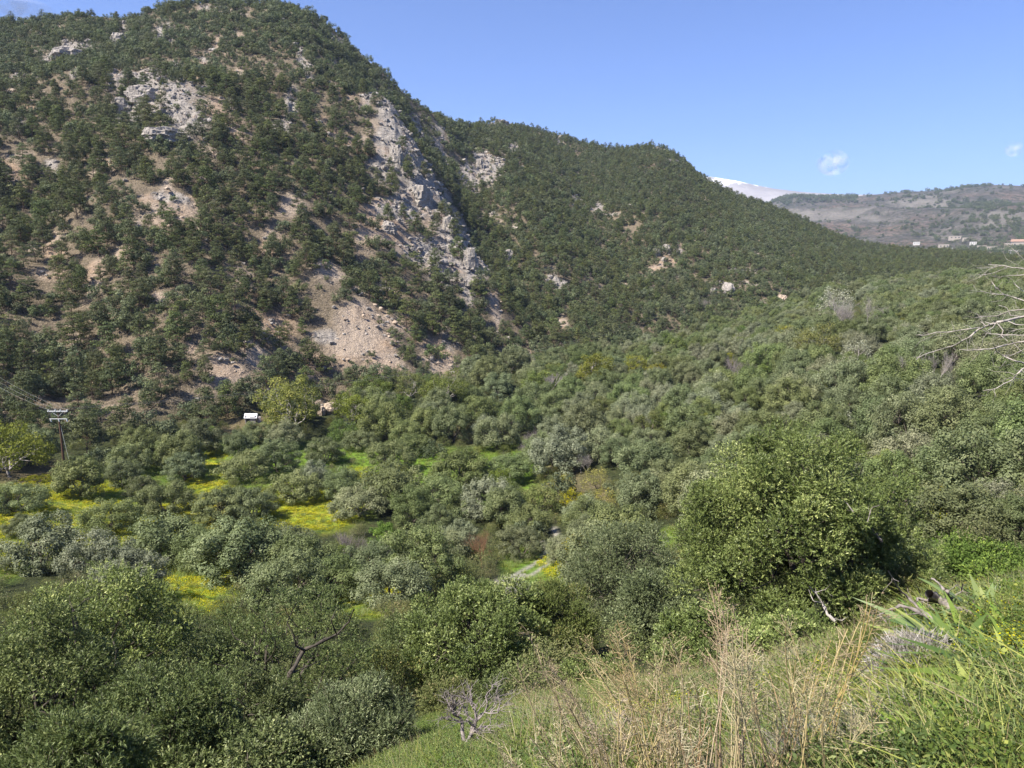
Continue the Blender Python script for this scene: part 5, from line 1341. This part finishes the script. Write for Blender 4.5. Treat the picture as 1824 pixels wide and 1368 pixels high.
# broad strap leaved plants
def strap_plant(px, py, size, n, lean, label, seed, w=0.05, mat='strap'):
    c = hit(px, py); rng = np.random.default_rng(seed)
    v, f, t = blades(rng, n, size * 0.22, size, w, 1.15, 8, 2.2, (lean[0] * 0.7, lean[1]), belly=0.75)
    o = link('strap_leaved_plant', make_mesh('leaves', v, f, M[mat], tint=np.clip(t * 0.9, 0, 1), smooth=True), None, [float(q) for q in c])
    tag(o, label, 'plant', 'broad leaved plants on the bank')
SP = [(1705,1195,0.75,26,(-0.5,-0.1),'strap leaved plant leaning left below the dead trunk',1,0.05),(1760,1120,0.7,20,(-0.5,0),'strap leaved plant at the top of the bank by the right edge',2,0.05),
      (1790,1290,0.46,12,(-0.2,-0.1),'broad dark leaved plant with one tall upright leaf at the right edge',3,0.075),(1730,1255,0.42,11,(-0.6,-0.1),'broad glossy leaves pointing left beside the grey cushion',4,0.06),
      (1600,1345,0.30,9,(0.1,-0.1),'short upright leaved plant at the bottom near the daisies',5,0.055),(1690,1160,0.6,14,(-0.7,-0.2),'yellow tipped straps left of the leaning plant',6,0.035),
      (1820,1190,0.6,14,(-0.4,0),'strap leaves half cut off by the right edge',7,0.05),(1260,1265,0.4,8,(-0.3,0),'small strap leaves behind the dry stalks',8,0.04),(1800,1345,0.4,14,(-0.7,0),'long narrow yellow green leaves in the bottom right corner',9,0.02),
      (1650,1300,0.45,18,(-0.7,0.1),'narrow arching yellow green leaves right of the daisies',10,0.016),(1560,1275,0.40,16,(-0.6,0.1),'narrow reddish tipped leaves above the daisies',11,0.014),(1740,1330,0.5,26,(-0.8,0.1),'combed bright leaves along the right bottom edge',12,0.016)]
for px, py, s_, n_, ln_, lab, sd_, w_ in SP: strap_plant(px, py, s_ * 0.56, int(n_ * 2.0), ln_, lab, 800 + sd_, w_ * (1.8 if w_ > .03 else 1.0), 'strap' if w_ > 0.03 else 'lime')

SX = [(1668,1140,.5,'strap leaves right under the dead trunk'),(1740,1175,.55,'broad straps between the leaning plant and the edge'),(1795,1150,.5,'upper straps close to the right edge'),(1770,1205,.5,'bent straps above the tall upright leaf'),
 (1690,1230,.42,'straps beside the grey cushion, upper side'),(1815,1240,.5,'wide leaves at the right edge over the upright leaf'),(1650,1190,.4,'straps behind the grey cushion'),(1755,1310,.42,'leaves under the glossy ones'),(1700,1290,.36,'small straps between cushion and glossy leaves'),
 (1790,1105,.45,'small straps on the skyline of the bank'),(1660,1345,.34,'small upright leaves at the bottom right of the daisies'),(1720,1362,.36,'leaves cut by the bottom edge'),(1615,1160,.34,'thin straps at the foot of the curved dead limbs'),(1340,1290,.3,'small green straps among the golden stalks')]
for i, (px, py, s_, lab) in enumerate(SX): strap_plant(px, py, s_ * 0.72, 24, (-0.45 - 0.2 * (i % 3), -0.1 + 0.1 * (i % 2)), lab, 900 + i, 0.08)
# low flowers and grass standing in the meadow
rng = np.random.default_rng(606); items = []
MY = [tuft('flower_patch', [M['grass'], M['flower_y']], [(0, 'leaf', dict(n=60, r=0.2, h=0.12, L=0.05, W=0.02)), (1, 'leaf', dict(n=75, r=0.2, h=0.16, L=0.034, W=0.03))], 70 + i) for i in range(2)]
KIT['meadow'] = [(None, None, g_, .4, .3) for g_ in (G[0], G[1], MY[0], MY[1])]
n_ = 60000; ph = R_(-37) + R_(70) * rng.random(n_); rd = np.sqrt(40 ** 2 + (150 ** 2 - 40 ** 2) * rng.random(n_)); X = rd * np.sin(ph); Y = rd * np.cos(ph)
fm = field(mead, X, Y); fy = field(yel, X, Y); ft_ = field(track, X, Y); z = ground_z(X, Y); nz_ = fbm(X / 2.5, Y / 2.5, z * 0, 3, 77)
for i in np.where((fm > 0.4) & (ft_ < 0.25))[0][:9000]:
    v = (2 + rng.integers(2)) if (fy[i] > .3 and nz_[i] > -0.15) else rng.integers(2)
    items.append((X[i], Y[i], z[i], rng.random() * 6.28, 1.2 + 1.1 * rng.random(), v))
scatter_mass('meadow_flowers', 'low grass and yellow flowers standing in the meadow gaps', 'meadow flowers', items, ['meadow'])

# cushions, leafless shrub, dead wood
def cushion(px, py, wpx, h, label, seed, mat='greytwig', n=2600):
    c = hit(px, py); r = math.hypot(c[0], c[1]); R = wpx * r / FPX / 2; rng = np.random.default_rng(seed)
    d = rdir(rng, n); d[:, 2] = np.abs(d[:, 2]); q = rng.random(n) ** 0.4
    P = d * np.array([R, R, h]) * q[:, None]
    v, f = leaf_quads(P, rdir(rng, n), unit(d + rdir(rng, n) * 0.7), 0.09 + 0.05 * rng.random(n), 0.0045)
    o = link('cushion_shrub', make_mesh('twigs', v, f, M[mat], tint=np.repeat(rng.random(n), 4)), None, [float(q_) for q_ in c]); tag(o, label, 'shrub', 'cushion shrubs on the bank')
cushion(1640, 1235, 190, 0.42, 'grey dry cushion shrub between the straps and the tall grass', 1, n=5200)
cushion(1600, 1205, 230, 0.36, 'green brown cushion shrub behind the grey one', 2, 'forb', 5200)
cushion(935, 1335, 60, 0.25, 'pale grey twiggy cushion at the left of the dry grass', 3, n=3000)
cushion(1240, 1330, 150, 0.22, 'purplish dry cushion at the bottom between the stalks', 4)
cushion(1070, 1250, 130, 0.30, 'greyish green cushion under the drooping plume', 5, 'forb', 3000)
cushion(1440, 1260, 150, 0.34, 'leafy cushion behind the golden stalks', 6, 'forb', 3600)
cushion(1000, 1345, 200, 0.24, 'herbal cushion in the bottom middle of the bank', 7, 'forb', 3600)

c = hit(850, 1345); r = math.hypot(c[0], c[1]); H = 165 * r / FPX
V, F, _ = grow_bare(61, 1.0, 5, 0.035, 0.75, (3, 4), 1, 0.12, 0.66, first=0.42); V = V * (H / V[:, 2].max()) * np.array([1.7, 1.7, 1.0])
o = link('leafless_shrub', make_mesh('branches', V, F, M['twig'], smooth=True), None, [float(q) for q in c]); tag(o, 'grey leafless shrub with a single stem on the lower bank', 'leafless shrub')

def ppt(px, py, r):
    phi, g = pix(px, py); return np.array([r * math.sin(phi), r * math.cos(phi), float(g) * r])
def path_tubes(L, rng, spur=0.0, sides=6):
    A = Acc()
    for pts, r, w0, w1 in L:
        P = np.array([ppt(a, b_, r * (1 + 0.02 * rng.normal()) if len(q) == 0 else q[0]) for a, b_, *q in pts])
        t = np.linspace(0, len(P) - 1, len(P) * 3 - 2); Q = np.stack([np.interp(t, np.arange(len(P)), P[:, k]) for k in range(3)], -1)
        Q = Q + rng.normal(size=Q.shape) * w1 * 0.6
        A.add(*tube(Q, np.linspace(w0, w1, len(Q)) * (1 + 0.22 * rng.normal(size=len(Q))).clip(.6, 1.5), sides))
        if spur:
            for k in range(1, len(Q) - 1):
                for _ in range(rng.poisson(spur)):
                    d = unit((rdir(rng, 1)[0] + unit((Q[k] - Q[k - 1])[None])[0] * 0.8)[None])[0]; ln = 0.04 + 0.16 * rng.random() ** 2
                    A.add(*tube(curve(rng, Q[k], Q[k] + d * ln, 4, 0.1), np.linspace(w1 * 0.8, w1 * 0.35, 4), 3))
    return A.arr()
rng = np.random.default_rng(77)
r0 = 6.5; hub = (2080, 600)
LB = [([hub, (1930,560), (1824,564), (1776,575), (1745,585)], r0, 0.022, 0.010), ([(1745,585), (1725,602), (1696,616), (1670,624), (1645,632), (1631,641)], r0, 0.010, 0.003),
      ([(1745,584), (1723,587), (1688,592), (1668,592), (1649,597), (1631,597)], r0, 0.008, 0.003), ([(1940,545), (1824,551), (1801,553), (1776,563), (1751,564), (1737,566)], r0 - .2, 0.008, 0.0025),
      ([hub, (1920,565), (1824,536), (1805,529), (1788,525), (1774,512), (1766,501)], r0 + .4, 0.012, 0.003), ([(1788,525), (1770,524), (1751,520), (1727,518)], r0 + .4, 0.006, 0.0025),
      ([hub, (1930,510), (1824,478), (1805,477), (1784,473), (1760,471)], r0 + .2, 0.012, 0.0025), ([(1794,477), (1774,485), (1753,490), (1741,489)], r0 + .2, 0.005, 0.0025),
      ([(1784,474), (1764,476), (1739,477)], r0 + .2, 0.005, 0.0025), ([(1930,510), (1824,490), (1796,491), (1780,494), (1764,491)], r0, 0.006, 0.0025),
      ([(1930,590), (1824,597), (1794,597), (1764,595), (1749,588)], r0 - .3, 0.007, 0.003), ([hub, (1900,600), (1824,608), (1794,614), (1772,620), (1743,623), (1723,624), (1708,622)], r0 - .3, 0.012, 0.0025),
      ([hub, (1900,660), (1824,647), (1805,642), (1788,634), (1776,628), (1772,618)], r0 - .5, 0.014, 0.004), ([(1900,650), (1824,655), (1813,665), (1805,675), (1788,684), (1774,692), (1751,696)], r0 - .5, 0.011, 0.003),
      ([(1880,605), (1824,622), (1805,632), (1790,634)], r0 - .5, 0.007, 0.003), ([(1792,643), (1778,660)], r0 - .5, 0.004, 0.002), ([(1824,520), (1805,505), (1795,500)], r0, 0.005, 0.002),
      ([(1860,640), (1824,630), (1800,606), (1790,600)], r0, 0.005, 0.002), ([(1860,560), (1824,585), (1800,590), (1780,606)], r0, 0.005, 0.002), ([(1850,470), (1824,462), (1800,440), (1780,430)], r0, 0.005, 0.002),
      ([(1870,700), (1824,676), (1800,672), (1780,680)], r0, 0.005, 0.002)]
g0 = at_r(2080, r0); hubw = ppt(hub[0], hub[1], r0)
root = empty('leafless_tree', g0, 'pale bare branches reaching in from a tree beyond the right edge', 'leafless tree')
v, f = tube(np.array([g0 - [0, 0, .3], g0 * .5 + hubw * .5 + [0.1, 0, 0], hubw, hubw + [0.3, 0.1, 1.2]]) - g0, [0.085, 0.07, 0.05, 0.02], 12)
link('trunk', make_mesh('trunk', v, f, M['bark_pale'], smooth=True), root)
LB = [(a_, b_, c_ * 0.6, d_ * 0.7) for a_, b_, c_, d_ in LB]
TB = grow_bare(91, 1.0, 5, 0.03, 0.7, (3, 4), 1, 0.25, 0.7, first=0.4); tv_ = TB[0] * (2.6 / TB[0][:, 2].max()); tv_ = tv_ + (hubw - g0) + np.array([0.28, 0.1, 1.1])
link('top_branches', make_mesh('top_branches', tv_, TB[1], M['bark_pale'], smooth=True), root)
v, f, _ = path_tubes(LB, rng, 0.9, 5); link('branches', make_mesh('branches', v - g0, f, M['bark_pale'], smooth=True), root)

DW = [([(1745,1108), (1737,1102), (1699,1086), (1672,1065), (1659,1059)], 6.83, 0.0840, 0.0420), ([(1722,1100), (1734,1073)], 6.77, 0.0350, 0.0245), ([(1695,1084), (1688,1070), (1686,1054), (1672,1038), (1660,1030)], 6.83, 0.0350, 0.0084),
      ([(1690,1070), (1712,1054), (1715,1040)], 6.83, 0.0175, 0.0056), ([(1686,1056), (1704,1042), (1730,1066)], 6.83, 0.0084, 0.0035), ([(1680,1120), (1651,1097), (1624,1083), (1602,1079), (1581,1087), (1562,1098)], 6.57, 0.0315, 0.0084),
      ([(1668,1112), (1634,1081), (1618,1065), (1602,1051), (1581,1016)], 6.70, 0.0210, 0.0070), ([(1566,1096), (1578,1108), (1591,1134), (1600,1147)], 6.57, 0.0112, 0.0042), ([(1581,1087), (1584,1108), (1576,1122)], 6.57, 0.0084, 0.0035),
      ([(1610,1082), (1618,1102), (1629,1126), (1632,1140)], 6.63, 0.0098, 0.0042), ([(1632,1040), (1640,1062), (1643,1081)], 6.70, 0.0042, 0.0028), ([(1665,1118), (1672,1095), (1655,1078), (1640,1070)], 6.63, 0.0098, 0.0035),
      ([(1640,1092), (1610,1096), (1570,1100), (1560,1094)], 6.50, 0.0063, 0.0028), ([(1700,1088), (1720,1084), (1737,1080)], 6.77, 0.0070, 0.0035), ([(1560,1150), (1556,1120), (1570,1105)], 6.70, 0.0056, 0.0028), ([(1545,1160), (1535,1130)], 6.70, 0.0042, 0.0021), ([(1640,1120), (1600,1130), (1590,1150)], 6.63, 0.0070, 0.0028)]
DW = [(a_, b_, c_ * 0.66, d_ * 0.7) for a_, b_, c_, d_ in DW]
base = hit(1700, 1110)
v, f, _ = path_tubes(DW, rng, 0.5, 7)
o = link('dead_fallen_tree', make_mesh('dead_wood', v - base, f, M['bark_mid'], smooth=True), None, [float(q) for q in base]); tag(o, 'grey dead fallen tree with curved bare limbs at the edge of the bank', 'dead tree')
DB = [([(1489,1108), (1475,1095), (1465,1074), (1452,1056), (1440,1044)], 12.2, 0.025, 0.008), ([(1465,1074), (1448,1070), (1440,1050)], 12.2, 0.009, 0.004), ([(1452,1056), (1470,1050), (1480,1040)], 12.2, 0.008, 0.004), ([(1480,1100), (1500,1105), (1510,1098)], 12.2, 0.007, 0.004)]
base = ppt(1489, 1108, 12.2); v, f, _ = path_tubes(DB, rng, 0.6, 6)
o = link('dead_branch', make_mesh('dead_branch', v - base, f, M['bark_pale'], smooth=True), None, [float(q) for q in base]); tag(o, 'crooked dead branch sticking up in front of the big green tree', 'dead branch')
DB = [([(1570,965), (1556,946), (1540,928), (1520,914), (1508,908)], 17.4, 0.032, 0.014), ([(1545,930), (1552,905), (1566,900)], 16.6, 0.012, 0.006), ([(1520,912), (1508,896), (1500,890)], 16.6, 0.012, 0.005)]
base = ppt(1590, 985, 16.6); v, f, _ = path_tubes(DB, rng, 0.5, 7)
o = link('dead_branch', make_mesh('dead_limb', v - base, f, M['bark_mid'], smooth=True), None, [float(q) for q in base]); tag(o, 'thick pale dead limb crossing the right side of the big green tree', 'dead branch')

# flowers one can count
def flower(px, py, mat_p, mat_c, label, seed, d=0.035, n=14, grp='white daisies', up=0.16):
    c = hit(px, py + 6); rng = np.random.default_rng(seed)
    root = empty('daisy' if 'white' in grp else 'pink_flower', c, label, 'flower', grp)
    A = Acc(); A.add(*tube(curve(rng, [0, 0, -.02], [0.01, 0, up], 5, 0.05), 0.0016, 4)); v, f, _ = A.arr()
    link('stem', make_mesh('stem', v, f, M['forb'], tint=np.full(len(v), .5)), root)
    a = np.arange(n) * 6.283 / n; D = np.stack([np.cos(a), np.sin(a), np.full(n, .1)], -1); tl = np.array([0.0, -0.6, 0.5])
    P = np.array([0.01, 0, up]) + D * d * 0.55
    v, f = leaf_quads(P, np.tile([0, -.3, 1.0], (n, 1)), D, d, d * 0.36); link('petals', make_mesh('petals', v, f, mat_p), root)
    bm = bmesh.new(); bmesh.ops.create_uvsphere(bm, u_segments=8, v_segments=6, radius=d * 0.3); me = bpy.data.meshes.new('disc'); bm.to_mesh(me); bm.free(); me.materials.append(mat_c)
    link('disc', me, root, (0.01, 0, up + 0.002))
for i, (a, b_, lab) in enumerate([(1547,1330,'largest white daisy near the bottom of the bank'),(1496,1352,'white daisy left of the largest one, at the bottom edge'),(1519,1354,'white daisy in the middle of the bottom edge row'),(1535,1356,'white daisy right of the bottom edge row'),(1434,1335,'lone white daisy left of the others'),(1483,1353,'small white daisy at the left end of the bottom row')]):
    flower(a, b_, M['petal'], M['petal_y'], lab, i, 0.020 if i else 0.026)
for i, (a, b_, lab) in enumerate([(1020,1262,'pink flower beside the grey cushion'),(1110,1210,'pink flower under the spreading plume'),(1183,1226,'pink flower among the leaves behind the short stalks'),(1155,1205,'small pink flower between its two neighbours')]):
    flower(a, b_, M['petal_p'], M['petal_p'], lab, 20 + i, 0.022, 8, 'pink flowers on the bank')

# dark limbs showing through the thin crowns at the lower left
for seed, paths in ((508, [([(498,1290),(505,1250),(518,1200),(542,1158),(560,1150),(600,1130),(622,1108),(630,1085)], 16.9, 0.075, 0.012), ([(542,1158),(528,1150),(520,1120)], 16.9, 0.03, 0.008), ([(518,1200),(540,1190),(575,1175)], 16.9, 0.02, 0.006), ([(600,1130),(590,1105),(600,1080)], 16.9, 0.016, 0.005), ([(430,1215),(450,1195),(470,1188)], 16.9, 0.014, 0.006)]),
                    (506, [([(150,1175),(143,1130),(130,1090),(124,1062)], 17.4, 0.05, 0.012), ([(130,1090),(150,1070),(170,1062)], 17.4, 0.02, 0.006), ([(205,1190),(208,1160),(200,1135),(215,1100)], 17.4, 0.03, 0.008)])):
    rt_ = NEAR[seed][0]; v, f, _ = path_tubes(paths, rng, 0.35, 7)
    link('limb', make_mesh('limb', v - np.array(rt_.location), f, M['bark_dark'], smooth=True), rt_)
